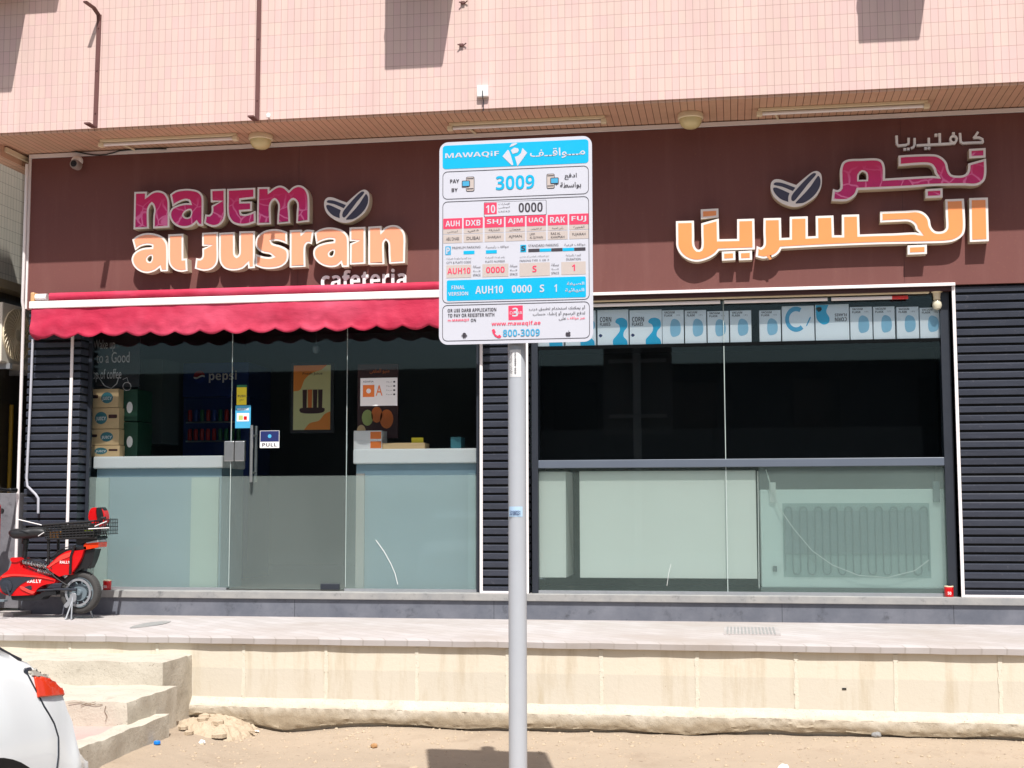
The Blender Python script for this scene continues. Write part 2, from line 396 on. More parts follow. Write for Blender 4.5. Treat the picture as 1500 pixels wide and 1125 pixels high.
# ------------------------------------------------------------------ text helper
_forms = {}
for cp in range(0xFE80, 0xFEF5):
    dd = unicodedata.decomposition(chr(cp)).split()
    if len(dd) == 2: _forms.setdefault(chr(int(dd[1], 16)), {})[dd[0]] = chr(cp)
def ar(s):
    # contextual shaping, returned in visual order
    s = s.replace('لا', '\uFEFB').replace('لإ', '\uFEF9'); out = []
    for i, ch in enumerate(s):
        f = _forms.get(ch)
        if not f: out.append(ch); continue
        prev = i > 0 and '<initial>' in _forms.get(s[i - 1], {})
        nx = i + 1 < len(s) and '<final>' in _forms.get(s[i + 1], {}) and '<initial>' in f
        out.append(f.get('<medial>') if prev and nx else f['<final>'] if prev and '<final>' in f else f['<initial>'] if nx else f.get('<isolated>', ch))
    return ''.join(reversed(out))
def heavy(ch):
    # the bold sans letters and digits of the symbol fonts that ship with Blender
    o = ord(ch)
    if 65 <= o <= 90: return chr(0x1D5D4 + o - 65)
    if 97 <= o <= 122: return chr(0x1D5EE + o - 97)
    if 48 <= o <= 57: return chr(0x1D7EC + o - 48)
    return ch
def text_mesh(body, bold=0.0, res=3):
    if bold >= 0.01 and all(ord(c) < 128 for c in body): body = ''.join(heavy(c) for c in body); bold = 0.0
    c = bpy.data.curves.new('lettering', 'FONT'); c.body = body; c.size = 1.0; c.offset = bold; c.resolution_u = res; c.align_x = 'LEFT'
    o = bpy.data.objects.new('lettering', c); COL.objects.link(o); bpy.context.view_layer.update()
    me = bpy.data.meshes.new_from_object(o.evaluated_get(bpy.context.evaluated_depsgraph_get()))
    bpy.data.objects.remove(o); bpy.data.curves.remove(c)
    vs = [tuple(v.co) for v in me.vertices]; fs = [tuple(p.vertices) for p in me.polygons]; bpy.data.meshes.remove(me)
    return vs, fs
class TX(MB):
    # flat letters facing -Y (or +X), collected into one mesh
    def put(s, body, x0, x1, z0, z1, Y, bold=0.0, face='-Y', rot=0, thick=0.0006):
        vs, fs = text_mesh(body, bold)
        if not vs: return s
        ax = [v[0] for v in vs]; ay = [v[1] for v in vs]
        lx, hx, ly, hy = min(ax), max(ax), min(ay), max(ay)
        def mp(v):
            a = (v[0] - lx) / (hx - lx); b = (v[1] - ly) / max(hy - ly, 1e-6)
            if rot == 180: a, b = 1 - a, 1 - b
            if rot == 90: a, b = 1 - b, a
            if face == '-Y': return (x0 + a * (x1 - x0), Y, z0 + b * (z1 - z0))
            return (Y, x0 + a * (x1 - x0), z0 + b * (z1 - z0))
        return s.add([mp(v) for v in vs], fs)

# ================================================================== THE SETTING
ZP = 0.65            # pavement level
YW = 9.08            # face of the retaining wall
YC = 10.70           # face of the shop cladding
YG = 10.86           # shop glass
YS = 10.09           # front of the overhanging upper floor
ZS = 4.60            # soffit
rnd = random.Random(3)
def smooth(a, b, x):
    t = max(0, min(1, (x - a) / (b - a))); return t * t * (3 - 2 * t)
from mathutils import noise as mno
def ground_z(x, y):
    h = 0.10 * smooth(-2.9, -3.7, x) * smooth(6.3, 7.6, y) + 0.055 * smooth(8.2, 9.0, y) * smooth(-3.2, -2.4, x) + 0.02 * smooth(-1, 1.5, x) * smooth(8.0, 9.0, y)
    h += 0.014 * mno.noise((x * 1.7, y * 1.7, 0)) + 0.006 * mno.noise((x * 6, y * 6, 3)) + 0.003 * mno.noise((x * 17, y * 17, 5))
    return h
g = MB()
xs = [-60, -30, -16, -9.2] + [-6.5 + i * 0.06 for i in range(160)] + [4, 6, 9, 16, 30, 60]
ys = [-60, -30, -12, -4, 1, 4, 5.5] + [6.6 + i * 0.045 for i in range(58)] + [9.4, 9.8]
vs = [(x, y, ground_z(x, y) if -7 < x < 3.5 and 6 < y < 9.5 else (0.0 if y < 6 else ground_z(max(-6.4, min(3, x)), y))) for x in xs for y in ys]
ny = len(ys)
g.add(vs, [(i * ny + j, (i + 1) * ny + j, (i + 1) * ny + j + 1, i * ny + j + 1) for i in range(len(xs) - 1) for j in range(ny - 1)])
tag(g.build('ground', M['sand'], smooth=True), kind='structure')
# asphalt road behind and under the camera
def road_mat():
    t = NT('asphalt'); n = t.noise(2, 6); c = t.mix(n, rgb(62, 61, 60), rgb(80, 78, 76)); c = t.mix(t.ramp(t.noise(140, 2), .6, .75), c, rgb(112, 108, 104))
    t.base(c); t.b.inputs['Roughness'].default_value = .9; t.bump(t.noise(160, 3), .4, .004); return t.m
M['asphalt'] = road_mat()
g = MB(); g.add([(-60, -22, .006), (60, -22, .006), (60, 5.2, .006), (-60, 5.2, .006)], [(0, 1, 2, 3)]); tag(g.build('road', M['asphalt']), kind='structure')
# loose grit on the sand
g = MB()
def pebble(mb, x, y, z, r, flat=0.6):
    n = 6; a0 = rnd.random() * 6
    ring = [(x + r * cos(a0 + k * 2 * pi / n) * rnd.uniform(.7, 1.15), y + r * sin(a0 + k * 2 * pi / n) * rnd.uniform(.7, 1.15), z + r * 0.15) for k in range(n)]
    top = [(x + (p[0] - x) * 0.55, y + (p[1] - y) * 0.55, z + r * flat * rnd.uniform(.8, 1.2)) for p in ring]
    bot = [(p[0], p[1], z - r * .4) for p in ring]
    mb.add(bot + ring + top, [tuple(range(12, 18))] + [(k, (k + 1) % 6, 6 + (k + 1) % 6, 6 + k) for k in range(6)] + [(6 + k, 6 + (k + 1) % 6, 12 + (k + 1) % 6, 12 + k) for k in range(6)])
for i in range(1700):
    x = rnd.uniform(-5, 2.6); y = 7.2 + 1.85 * rnd.random() ** 0.6
    if -5 < x < -3.45 and y > 7.2: continue
    pebble(g, x, y, ground_z(x, y), rnd.choice([.004, .005, .006, .008, .012, .016 if rnd.random() < .3 else .006]))
tag(g.build('gravel', M['rubble']), 'small stones and grit scattered on the sandy ground', None, None, 'stuff')

# pavement slab with a thin cement lip over the wall
g = MB(); NX = 90
tops = []
def lip(x): return YW - 0.035 + 0.006 * mno.noise((x * 3, 0, 0)) + 0.004 * mno.noise((x * 11, 2, 0))
for i in range(NX + 1):
    x = -9 + 13.5 * i / NX; y0 = lip(x); dz = 0.004 * mno.noise((x * 4, 7, 0))
    tops += [(x, YC + 0.3, ZP), (x, y0 + 0.02, ZP + dz), (x, y0, ZP - 0.012 + dz), (x, y0 + 0.003, ZP - 0.05 + dz), (x, YW + 0.06, ZP - 0.055)]
for i in range(NX):
    for k in range(4): g.f.append([i * 5 + k, (i + 1) * 5 + k, (i + 1) * 5 + k + 1, i * 5 + k + 1]); g.mi.append(0)
g.v = [Vector(p) for p in tops]
tag(g.build('pavement', M['pavers'], smooth=True), kind='structure')

# retaining wall: painted blocks, proud joints, rough foot
wall = thing('retaining_wall', (-1.5, YW, 0), 'cream painted block wall holding up the pavement in front of the shop', 'wall')
B(-9, 4.5, YW, YW + 0.25, 0.0, ZP - 0.052).build('wall_face', M['blocks'], wall)
g = MB(); g2 = MB()
for x in [-8.45, -7.8, -7.2, -6.56, -5.9, -5.29, -4.663, -4.008, -3.373, -2.779, -2.141, -1.521, -0.887, -0.258, 0.378, 1.005, 1.647, 2.3, 2.9, 3.5, 4.1]:
    pts = 9; ww = 0.012
    for i in range(pts):
        z0 = 0.2 + (ZP - 0.26) * i / pts; z1 = 0.2 + (ZP - 0.26) * (i + 1) / pts
        dx = 0.006 * mno.noise((x, i * 0.7, 0)); w2 = ww * (1 + 0.5 * mno.noise((x, i * 1.3, 4)))
        g.box(x - w2 + dx, x + w2 + dx, YW - 0.005, YW + 0.02, z0, z1)
    g2.box(x + 0.013, x + 0.018, YW - 0.0015, YW + 0.02, 0.22, ZP - 0.06)
g.build('joint', M['mortar'], wall); 
g = MB()
def foot(u, v):
    x = -9 + 13.5 * u
    zb = 0.072 + 0.022 * mno.noise((x * 1.3, 0, 0)) + 0.014 * mno.noise((x * 4, 1, 0)) + ground_z(min(3, max(-6, x)), 9.02) - 0.05
    zt = 0.235 + 0.006 * mno.noise((x * 2, 5, 0))
    prof = [(0.10, zt), (0.0, zt - 0.002), (-0.042, zt - 0.055), (-0.047, zt - 0.062), (-0.052, zb + 0.03), (-0.046, zb), (0.02, zb + 0.012), (0.1, zb + 0.03)]
    k = v * 7; i = min(int(k), 6); t = k - i
    a, b = prof[i], prof[i + 1]
    y = a[0] + (b[0] - a[0]) * t; z = a[1] + (b[1] - a[1]) * t
    am = 0.5 if v < 0.25 else 1.0
    q = am * (0.008 * mno.noise((x * 3, z * 3, 0)) * .5 + 0.006 * mno.noise((x * 13, z * 30, 2)) + 0.011 * mno.noise((x * 34, z * 60, 5)) * (1 if v > .4 else .2))
    return (x, YW + y - q if v > 0.1 else YW + y, z + 0.5 * q)
g.grid(foot, 700, 21)
g.build('wall_foot', M['foot_concrete'], wall, smooth=True)
B(0.668, 0.695, YW - 0.004, YW + 0.01, 0.362, 0.373).build('hole', M['dark'], wall)

# pavement drain covers
def drain(x0, x1, y0, y1, label):
    t = thing('drain_cover', ((x0 + x1) / 2, y0, ZP), label, 'drain cover', 'drain covers in the pavement')
    B(x0, x1, y0, y1, ZP - 0.01, ZP + 0.006).build('frame', M['pavers'], t)
    g = MB(); n = 14
    for i in range(n):
        a = x0 + 0.02 + (x1 - x0 - 0.04) * i / n
        g.box(a, a + (x1 - x0 - 0.04) / n * 0.5, y0 + 0.02, y1 - 0.02, ZP + 0.001, ZP + 0.008)
    g.build('slot', M['granite_sill'], t)
p = atz(1060, 930, ZP); q = atz(1140, 920, ZP); drain(p.x, q.x, p.y, q.y, 'worn metal grate in the pavement below the right window')
p = atz(180, 920, ZP); q = atz(262, 910, ZP)
g = MB(); n = 18
ring = [(p.x + (q.x - p.x) * (0.5 + 0.5 * cos(a) * (1 + .25 * mno.noise((cos(a) * 2, sin(a) * 2, 0)))), (p.y + q.y) / 2 + (q.y - p.y) * 0.5 * sin(a) * (1 + .3 * mno.noise((a, 3, 0))), ZP + 0.004) for a in [2 * pi * i / n for i in range(n)]]
g.add(ring, [tuple(range(n))]); tag(g.build('cement_patch', M['granite_sill']), 'grey cement patch in the pavement right of the red scooter', 'pavement patch')

# concrete steps at the left
st = thing('concrete_steps', (-4.2, 8.3, 0.1), 'cracked concrete steps with a low kerb and pink paving, left of the wall', 'steps')
def rough_block(mb, x0, x1, y0, y1, z0, z1, amp=0.012, n=14):
    def face(o, du, dv, nrm):
        nu = max(2, int(Vector(du).length / 0.03)); nv = max(2, int(Vector(dv).length / 0.03))
        def fn(u, v):
            q = Vector(o) + Vector(du) * u + Vector(dv) * v
            d = amp * (mno.noise(q * 5) + 0.5 * mno.noise(q * 14))
            e = Vector((mno.noise(q * 5 + Vector((9, 0, 0))), mno.noise(q * 5 + Vector((0, 9, 0))), mno.noise(q * 5 + Vector((0, 0, 9))))) * amp
            # worn, chipped arrises along the front and right upper edges
            de = math.hypot(max(0, .05 - min(q.y - y0, x1 - q.x)), max(0, .05 - (z1 - q.z)))
            ch_ = max(0, mno.noise((q.x * 5.1 + y0, q.y * 5.1, 2)) + .5 * mno.noise((q.x * 11, q.y * 11, 5)) + .05) * max(0, de - .04) * 0.7
            return q + e + Vector((-ch_ if x1 - q.x < .05 else 0, ch_ if q.y - y0 < .05 else 0, -ch_))
        mb.grid(fn, nu, nv)
    X, Y_, Z = x1 - x0, y1 - y0, z1 - z0
    face((x0, y0, z0), (X, 0, 0), (0, 0, Z), None); face((x0, y0, z1), (X, 0, 0), (0, Y_, 0), None)
    face((x1, y0, z0), (0, Y_, 0), (0, 0, Z), None); face((x0, y0, z0), (0, Y_, 0), (0, 0, Z), None)
g = MB(); rough_block(g, -8.5, -3.745, 8.58, 9.10, 0.02, 0.522); g.build('step', M['step_concrete'], st, smooth=True, bevel=0.0)
g = MB(); rough_block(g, -8.5, -3.655, 7.86, 8.6, 0.0, 0.366); g.build('step', M['step_concrete'], st, smooth=True)
g = MB(); rough_block(g, -8.5, -3.69, 7.0, 7.9, -0.05, 0.216, 0.006); g.build('landing', M['kerb_pink'], st, smooth=True)
g = MB(); rough_block(g, -3.685, -3.565, 6.7, 8.28, -0.05, 0.232, 0.008); g.build('kerb', M['step_concrete'], st, smooth=True)

for pl, yy in ((((155, 1034), (153, 1042), (157, 1049), (154, 1057)), 7.853), (((100, 1030), (118, 1029), (130, 1031), (140, 1028)), 7.853), (((118, 1034), (126, 1031), (140, 1033), (150, 1032)), 7.853)):
    g = MB(); g.tube([at(px_, py_, yy) for px_, py_ in pl], .0016, 5); g.build('crack', pm('crack_brown', rgb(112, 92, 72), .9, .2), st)
# heap of broken concrete at the end of the wall
g = MB()
def heap(u, v):
    a = u * 2 * pi; r = v
    rr = r * (0.27 + 0.12 * mno.noise((cos(a) * 1.5, sin(a) * 1.5, 1)))
    x = -3.40 + 1.0 * rr * cos(a); y = 8.72 + 1.15 * rr * sin(a)
    z = ground_z(x, y) - 0.02 + 0.085 * (1 - r ** 3) + 0.05 * (1 - r) * mno.noise((x * 6, y * 6, 0)) + 0.02 * mno.noise((x * 17, y * 17, 0)) + 0.012 * mno.noise((x * 40, y * 40, 0))
    return (x, y, z)
g.grid(heap, 90, 28)
for k in range(16):
    a_ = rnd.random() * 6.28; r_ = .31 * rnd.random() ** .6; x = -3.40 + r_ * cos(a_); y = 8.70 + 1.1 * r_ * sin(a_)
    pebble(g, x, y, ground_z(x, y) + .075 * max(0, 1 - (r_ / .3) ** 2), rnd.choice([.02, .025, .035, .045]), rnd.uniform(.25, .5))
tag(g.build('rubble_heap', M['rubble']), 'low heap of broken cement where the steps meet the wall', 'rubble')

def stone_thing(px, py, r, mat, label, cat, name='stone', squash=.7):
    p = atz(px, py, 0.03); g = MB()
    rg = random.Random(px)
    def fn(u, v):
        a = u * 2 * pi; b = v * pi; d = Vector((sin(b) * cos(a), sin(b) * sin(a), squash * cos(b)))
        k = r * (1 + 0.35 * mno.noise(d * 1.8 + Vector((px, 0, 0))))
        return Vector((p.x, p.y, ground_z(p.x, p.y) + r * squash * 0.75)) + d * k
    g.grid(fn, 14, 9); return tag(g.build(name, mat, smooth=False), label, cat)
stone_thing(1284, 1090, 0.03, M['granite_sill'], 'pale grey stone on the sand close to the wall, far right', 'stone')
stone_thing(1148, 1122, 0.032, M['paper'], 'white stone at the bottom edge of the sand, right of the pole', 'stone')
stone_thing(548, 1092, 0.022, M['tape'], 'small orange brown stone on the sand left of the pole shadow', 'stone')
stone_thing(606, 1122, 0.03, M['rubble'], 'cream stone on the sand at the edge of the sign shadow', 'stone')
stone_thing(296, 1096, 0.02, M['paper'], 'small pale stone in front of the cement heap', 'stone')
p = atz(230, 1098, .06); g = MB(); g.lathe((p.x, p.y, ground_z(p.x, p.y) + .004), [(0.001, 0), (.02, 0), (.021, .004), (.02, .016), (.017, .019), (.001, .019)], 'Z', 18)
tag(g.build('bottle_cap', pm('cap_blue', rgb(0, 120, 215), .4, .05)), 'bright blue plastic bottle cap lying on the sand', 'bottle cap')
def litter(px, py, L, W, rot, label, z=0.03):
    p = atz(px, py, z); g = MB(); c, s_ = cos(rot), sin(rot)
    def fn(u, v):
        a = (u - .5) * L; b = (v - .5) * W; x = p.x + a * c - b * s_; y = p.y + a * s_ + b * c
        return (x, y, ground_z(x, y) + 0.008 + 0.012 * abs(mno.noise((a * 30, b * 30, px))))
    g.grid(fn, 10, 4); o = g.build('paper_scrap', M['paper'], smooth=False)
    so = o.modifiers.new('thick', 'SOLIDIFY'); so.thickness = 0.0008
    tag(o, label, 'litter', 'scraps of paper on the ground')
litter(362, 1074, .16, .03, 0.5, 'thin white paper strip on the sand under the wall foot')
litter(250, 1046, .12, .05, 0.3, 'crumpled white paper scrap behind the cement heap', .12)

# ================================================================== THE SHOP BUILDING
XL, XR = -5.985, 4.6
bd = thing('shop_building', (-1.5, YC, ZP), 'shop building with pink tiled upper floor above brown fascia and black slatted piers', 'building')
# upper floor
B(-6.2, 5.5, YS, 17.0, ZS + 0.02, 9.0).build('upper_wall', M['pink_tile'], bd)
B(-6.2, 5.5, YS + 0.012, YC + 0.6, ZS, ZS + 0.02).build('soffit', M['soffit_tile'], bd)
# fascia and its edge trims
FY = YC - 0.02
B(XL + 0.02, XR, FY, YC + 0.12, 3.232, 4.555).build('fascia_panel', M['fascia'], bd)
B(XL + 0.02, XR, YC + 0.05, YC + 0.15, 4.555, ZS).build('fascia_gap', M['dark'], bd)
def each(name, mat, *boxes, bevel=0.0):
    for b_ in boxes: B(*b_).build(name, mat, bd, bevel=bevel)
each('fascia_trim', M['trim_white'], (XL, XR, FY - 0.012, FY + 0.01, 4.558, 4.592), (XL, XL + 0.022, FY - 0.012, FY + 0.02, 3.24, 4.557), bevel=0.002)
for x in (-3.55, 1.33): B(x, x + .0025, FY - .0008, FY + .003, 3.234, 4.553).build('panel_joint', M['maroon'], bd)
# slatted piers
def slats(x0, x1, z0, z1, name='slat_cladding', side=None):
    g = MB(); n = int(round((z1 - z0) / 0.0664)); pz = (z1 - z0) / n
    for i in range(n):
        za = z0 + i * pz + 0.008; zb = za + pz * 0.70
        jy = rnd.uniform(-.0015, .0015); za += rnd.uniform(-.0012, .0012)
        prof = [(YC + 0.0 + jy, za), (YC - 0.002 + jy * 1.6, zb - 0.008), (YC + 0.008, zb), (YC + 0.03, zb), (YC + 0.03, za)]
        g.add([(x, p[0], p[1]) for x in (x0, x1) for p in prof], [(0, 1, 2, 3, 4), (9, 8, 7, 6, 5)] + [(k, (k + 1) % 5, 5 + (k + 1) % 5, 5 + k) for k in range(5)])
        for sx in ([side] if isinstance(side, (int, float)) else (side or [])):
            xx = x1 if sx > 0 else x0
            g.box(min(xx, xx - sx * 0.02), max(xx, xx - sx * 0.02), YC + 0.0305, YG - 0.005, za, zb)
    g.slot(1).box(x0 + 0.022 if side else x0, x1 - 0.022 if side else x1, YC + 0.0302, YG + 0.1, z0, z1)
    g.build(name, [M['slat'], M['dark']], bd)
ZT = 0.853
slats(XL + 0.03, -5.47, ZT, 3.231, side=1)
slats(-2.0, -1.62, ZT, 3.231, side=[1, -1])
slats(1.69, XR, ZT, 3.231, side=-1)
# white edge trims
each('cladding_trim', M['trim_white'], (-5.56, -5.535, YC - 0.012, YC, ZT, 3.2), (-2.012, -1.988, YC - 0.012, YC, ZT, 3.2), (-1.636, -1.616, YC - 0.012, YC, ZT, 3.2),
     (-1.988, -1.636, YC - 0.012, YC, ZT, ZT + 0.018), (1.68, 1.704, YC - 0.012, YC, ZT, 3.222), (1.704, XR, YC - 0.012, YC, ZT, ZT + 0.018), (-1.6, 1.704, YC - 0.034, YC - 0.018, 3.222, 3.246), bevel=0.002)
# plinth: sill slab over a dark granite riser
def chips(mb, x0, x1, y, z0, z1): pass
B(-6.0, XR, YC - 0.022, YC + 0.5, 0.795, 0.852).build('sill', M['granite_sill'], bd, bevel=0.004)
B(-5.98, XR, YC, YC + 0.4, ZP - 0.05, 0.794).build('riser', M['granite'], bd)
for x in (-3.55, -1.9, 0.35, 1.62, 2.4): B(x, x + 0.003, YC - 0.001, YC + 0.02, ZP, 0.79).build('riser_joint', M['dark'], bd)
# recess lintels
B(-5.5, -2.0, YC + 0.122, YG + 0.15, 3.1, 3.30).build('lintel', M['maroon'], bd)
B(-1.6, 1.68, YC + 0.004, YG + 0.15, 3.19, 3.231).build('lintel', M['maroon'], bd)
# window and door frames
YW2 = YG - 0.06      # the right window sits further forward
each('window_frame', M['gasket'], (-1.6, -1.55, YW2 - 0.03, YW2 + 0.09, ZT, 3.19), (1.60, 1.668, YW2 - 0.03, YW2 + 0.09, ZT, 3.19), (-5.468, -5.44, YG - 0.02, YG + 0.02, ZT, 3.1), (-2.065, -2.01, YG - 0.03, YG + 0.03, ZT, 3.1))
each('bottom_track', M['alu'], (-5.44, -4.19, YG - 0.03, YG + 0.03, ZT, ZT + 0.02), (-3.17, -2.066, YG - 0.03, YG + 0.03, ZT, ZT + 0.02), (-1.549, 1.599, YW2 - 0.03, YW2 + 0.03, ZT, ZT + 0.022))
ZF = 1.80
def pane(x0, x1, z0, z1, mat, parent=bd, name='window_pane'):
    y = YG if x0 < -2 else YW2
    return B(x0, x1, y - 0.005, y + 0.005, z0, z1).build(name, mat, parent)
pane(-5.44, -4.178, ZT + 0.02, ZF, M['frost']); pane(-5.44, -4.178, ZF + 0.001, 3.1, M['glass'])
pane(-3.165, -2.066, ZT + 0.02, ZF, M['frost']); pane(-3.165, -2.066, ZF + 0.001, 3.1, M['glass'])
ZL0, ZL1 = 1.846, 1.912
XM = -0.058
pane(-1.55, XM - 0.003, ZT + 0.022, ZL0, M['frost_light']); pane(XM + 0.003, 1.6, ZT + 0.022, ZL0, M['frost_light'])
B(at(1113, 760, YW2).x, 1.6, YW2 + .007, YW2 + .0085, ZT + .022, ZL0).build('window_film', M['film'], bd)
pane(-1.55, XM - 0.003, ZL1, 3.19, M['glass_dark']); pane(XM + 0.003, 1.6, ZL1, 3.19, M['glass_dark'])
each('silicone_joint', pm('silicone', rgb(176, 188, 184), .4, .1), (XM - 0.0028, XM + 0.0028, YW2 - 0.006, YW2 + 0.006, ZT + 0.022, 3.19), (-4.1775, -4.1725, YG - 0.006, YG + 0.004, ZT + 0.03, 3.1), (-3.17, -3.1655, YG - 0.006, YG + 0.004, ZT + 0.03, 3.1))
B(-1.549, 1.599, YW2 - 0.028, YW2 + 0.02, ZL0 + 0.001, ZL1 - 0.001).build('ledge', M['ledge'], bd, bevel=0.004)
# swinging glass door
dr = MB().box(-4.172, -3.172, YG - 0.005, YG + 0.005, ZF + 0.001, 3.09).build('door', M['glass'], bd)
pane(-4.172, -3.172, ZT + 0.012, ZF, M['frost_dark'], dr, 'frosted_panel')
hx = at(368, 660, YG - 0.06).x
for dy in (-0.055, 0.055):
    g = MB(); g.tube([(hx, YG + dy, 1.75), (hx, YG + dy, 2.225)], 0.0135, 12)
    for z in (1.83, 2.14): g.tube([(hx, YG + dy, z), (hx, YG + math.copysign(0.006, dy), z)], 0.008, 8)
    g.build('handle', M['steel'], dr, smooth=True)
lk = at(344, 661, YG)
for dx, nm in ((-0.045, 'lock'), (0.048, 'lock')):
    B(lk.x + dx - 0.043, lk.x + dx + 0.043, YG - 0.022, YG + 0.022, lk.z - 0.085, lk.z + 0.085).build(nm, M['steel'], dr, bevel=0.006)
q = at(484, 858, YG); B(q.x - 0.08, q.x + 0.08, YG - 0.02, YG + 0.02, ZT + 0.01, ZT + 0.058).build('pivot', M['gasket'], dr, bevel=0.004)
g = MB(); cr = [at(551, 791, YG), at(563, 808, YG), at(573, 826, YG), at(579, 840, YG), at(583, 856, YG)]
g.tube([c + Vector((0, -0.008, 0)) for c in cr], 0.0026, 6); g.build('crack', M['paper'], bd)
g = MB(); cr = [at(983, 826, YW2), at(980, 838, YW2), at(977, 858, YW2)]
g.tube([c + Vector((0, -0.008, 0)) for c in cr], 0.0018, 6); g.build('crack', M['paper'], bd)
# the room behind
g = MB(); ZR = 3.6
g.box(-5.9, XR, 15.5, 15.6, 0.8, ZR); g.box(-5.95, -5.80, YG + 0.11, 15.6, 0.8, ZR); g.box(-1.98, -1.64, YG + 0.11, 15.4, 0.8, ZR); g.box(XR, XR + .1, YG + .02, 15.6, .8, ZR)
g.build('room_wall', M['room'], bd)
B(-5.9, XR, YG + 0.16, 15.6, ZR, ZR + 0.1).build('room_ceiling', M['room'], bd)
B(-5.9, XR, YG + 0.02, 15.6, 0.78, 0.851).build('room_floor', pm('floor_tile', rgb(120, 112, 102), .4, .1, 3), bd)
# building mass at the left of the shop, seen down the side passage
B(-6.2, -6.06, YS + 0.25, 17, 4.50, 4.599).build('passage_beam', M['soffit_tile'], bd)
B(-6.055, -6.03, YS + 0.3, 17, 4.545, 4.585).build('cable_tray', M['cream_plastic'], bd)

nb = thing('neighbouring_wall', (-6.7, 12, 0.65), 'grey tiled side wall in the passage left of the shop', 'wall')
B(-6.95, -6.62, YC - 0.1, 17, 3.62, 9.0).build('tiled_wall', M['grey_tile'], nb)
B(-6.95, -6.54, YC - 0.1, 17, 3.54, 3.618).build('ledge', pm('cream_ledge', rgb(176, 160, 132), .7, .15, 5), nb)
B(-6.95, -6.70, YC - 0.1, 17, 0.6, 3.539).build('lower_wall', tile_mat('shaded_tile', (rgb(92, 84, 72), rgb(84, 78, 68)), rgb(48, 44, 40), .05, .105, 'YZX'), nb)  # same grey tile, with the shade under the ledge put into its colour
B(-6.95, -6.0, 15.0, 15.3, 0.6, 3.5).build('end_wall', M['room'], nb)
for i, (px, y, z0, z1) in enumerate(((22, 12.2, 2.0, 3.5), (17, 11.7, .7, 2.5))):
    q = at(px, 600, y)
    g = MB()
    if i == 0: g.tube([(q.x, y, z0), (q.x, y, z1 - .05), (q.x + .02, y, z1), (q.x + .3, y + .2, z1 + .01)], .022, 10)
    else: g.tube([(q.x, y, z0), (q.x, y, z1)], .02, 10)
    tag(g.build('gas_pipe', M['yellow_pipe'], smooth=True), ('yellow gas pipe with an elbow under the ledge in the passage' if i == 0 else 'straight yellow gas pipe below the wall mounted cooling unit'), 'pipe', 'yellow pipes in the side passage')
# air conditioner hung on the side wall, fan facing the passage
ac = thing('air_conditioner', (-6.6, 11.4, 2.7), 'beige outdoor air conditioning unit with round fan grille in the passage', 'air conditioner')
ax = -6.36; q0 = ray(2, 440); q1 = ray(42, 500)
def atx(px, py, X):
    d = ray(px, py); return Vector((0, 0, CAM_H)) + d * (X / d.x)
a0 = atx(4, 442, ax); a1 = atx(24, 488, ax); zt_ = a0.z; zb_ = atx(6, 531, ax).z
B(ax - 0.3, ax, a0.y, a0.y + 0.85, zb_, zt_).build('casing', pm('ac_beige', rgb(226, 218, 202), .5, .08, 5), ac, bevel=0.012)
yc = a1.y + 0.0; zc = (zt_ + zb_) / 2; rr = (zt_ - zb_) * 0.44
g = MB(); g.lathe((ax + 0.002, yc, zc), [(rr, 0), (rr, .012), (rr * .97, .012), (rr * .97, .004)], 'X', 40); g.build('grille_ring', M['cream_plastic'], ac)
g = MB(); g.lathe((ax + 0.001, yc, zc), [(0.01, 0), (rr * .97, 0), (rr * .97, .003), (.01, .003)], 'X', 40); g.build('fan_opening', M['gasket'], ac)
g = MB()
for k in range(28):
    a = 2 * pi * k / 28
    g.tube([(ax + .012, yc + r_ * cos(a + .9 * r_ / rr), zc + r_ * sin(a + .9 * r_ / rr)) for r_ in [rr * (.2 + .77 * j / 6) for j in range(7)]], .0035, 5)
g.lathe((ax + .006, yc, zc), [(.01, .0), (rr * .2, 0), (rr * .2, .01), (.01, .014)], 'X', 20)
g.build('grille', M['cream_plastic'], ac)
for dy in (.1, .7):
    B(ax - .32, ax + .03, a0.y + dy, a0.y + dy + .04, zb_ - .05, zb_ - .002).build('bracket', M['alu'], ac)
# grey stone wall left of the pier
sw = thing('stone_side_wall', (-6.4, 10.7, .65), 'low grey marble wall beside the left pier, behind the scooter', 'wall')
wx = at(27, 800, YC - 0.02).x
B(-9, wx, YC - 0.02, YC + 0.3, .84, 1.665).build('marble_slab', M['stone_block'], sw, bevel=.004)
B(-9, wx + .03, YC - .05, YC + 0.3, .70, .838).build('marble_base', M['stone_block'], sw, bevel=.004)
B(-9, -5.86, YC - .28, YC + 0.0, ZP - .02, .678).build('threshold', M['pavers'], sw)
q = at(3, 748, YC - .02); g = MB(); g.lathe((q.x, YC - .026, q.z), [(.02, 0), (.02, .01)], 'Y', 16); g.build('hole', M['dark'], sw)

# pipes on the left pier
pipe = MB(); pipe.tube([(XL - 0.004, YC - 0.035, .86), (XL - 0.004, YC - 0.035, 3.24), (XL - 0.002, YC - 0.06, 3.3), (XL - 0.0, YC - 0.06, 4.5)], .014, 10)
tag(pipe.build('downpipe', M['trim_white'], smooth=True), 'straight white pipe running down the far left corner of the shop', 'pipe')
c0 = [at(x, y, YC - .03) for x, y in ((48, 497), (44, 600), (39, 700), (40, 712), (52, 724), (56, 730), (56, 752))]
g = MB(); g.tube(c0, .011, 10)
tag(g.build('conduit', pm('conduit_grey', rgb(176, 176, 184), .45, .08, 12), smooth=True), 'thin grey conduit with a bend near its foot on the left pier', 'conduit')

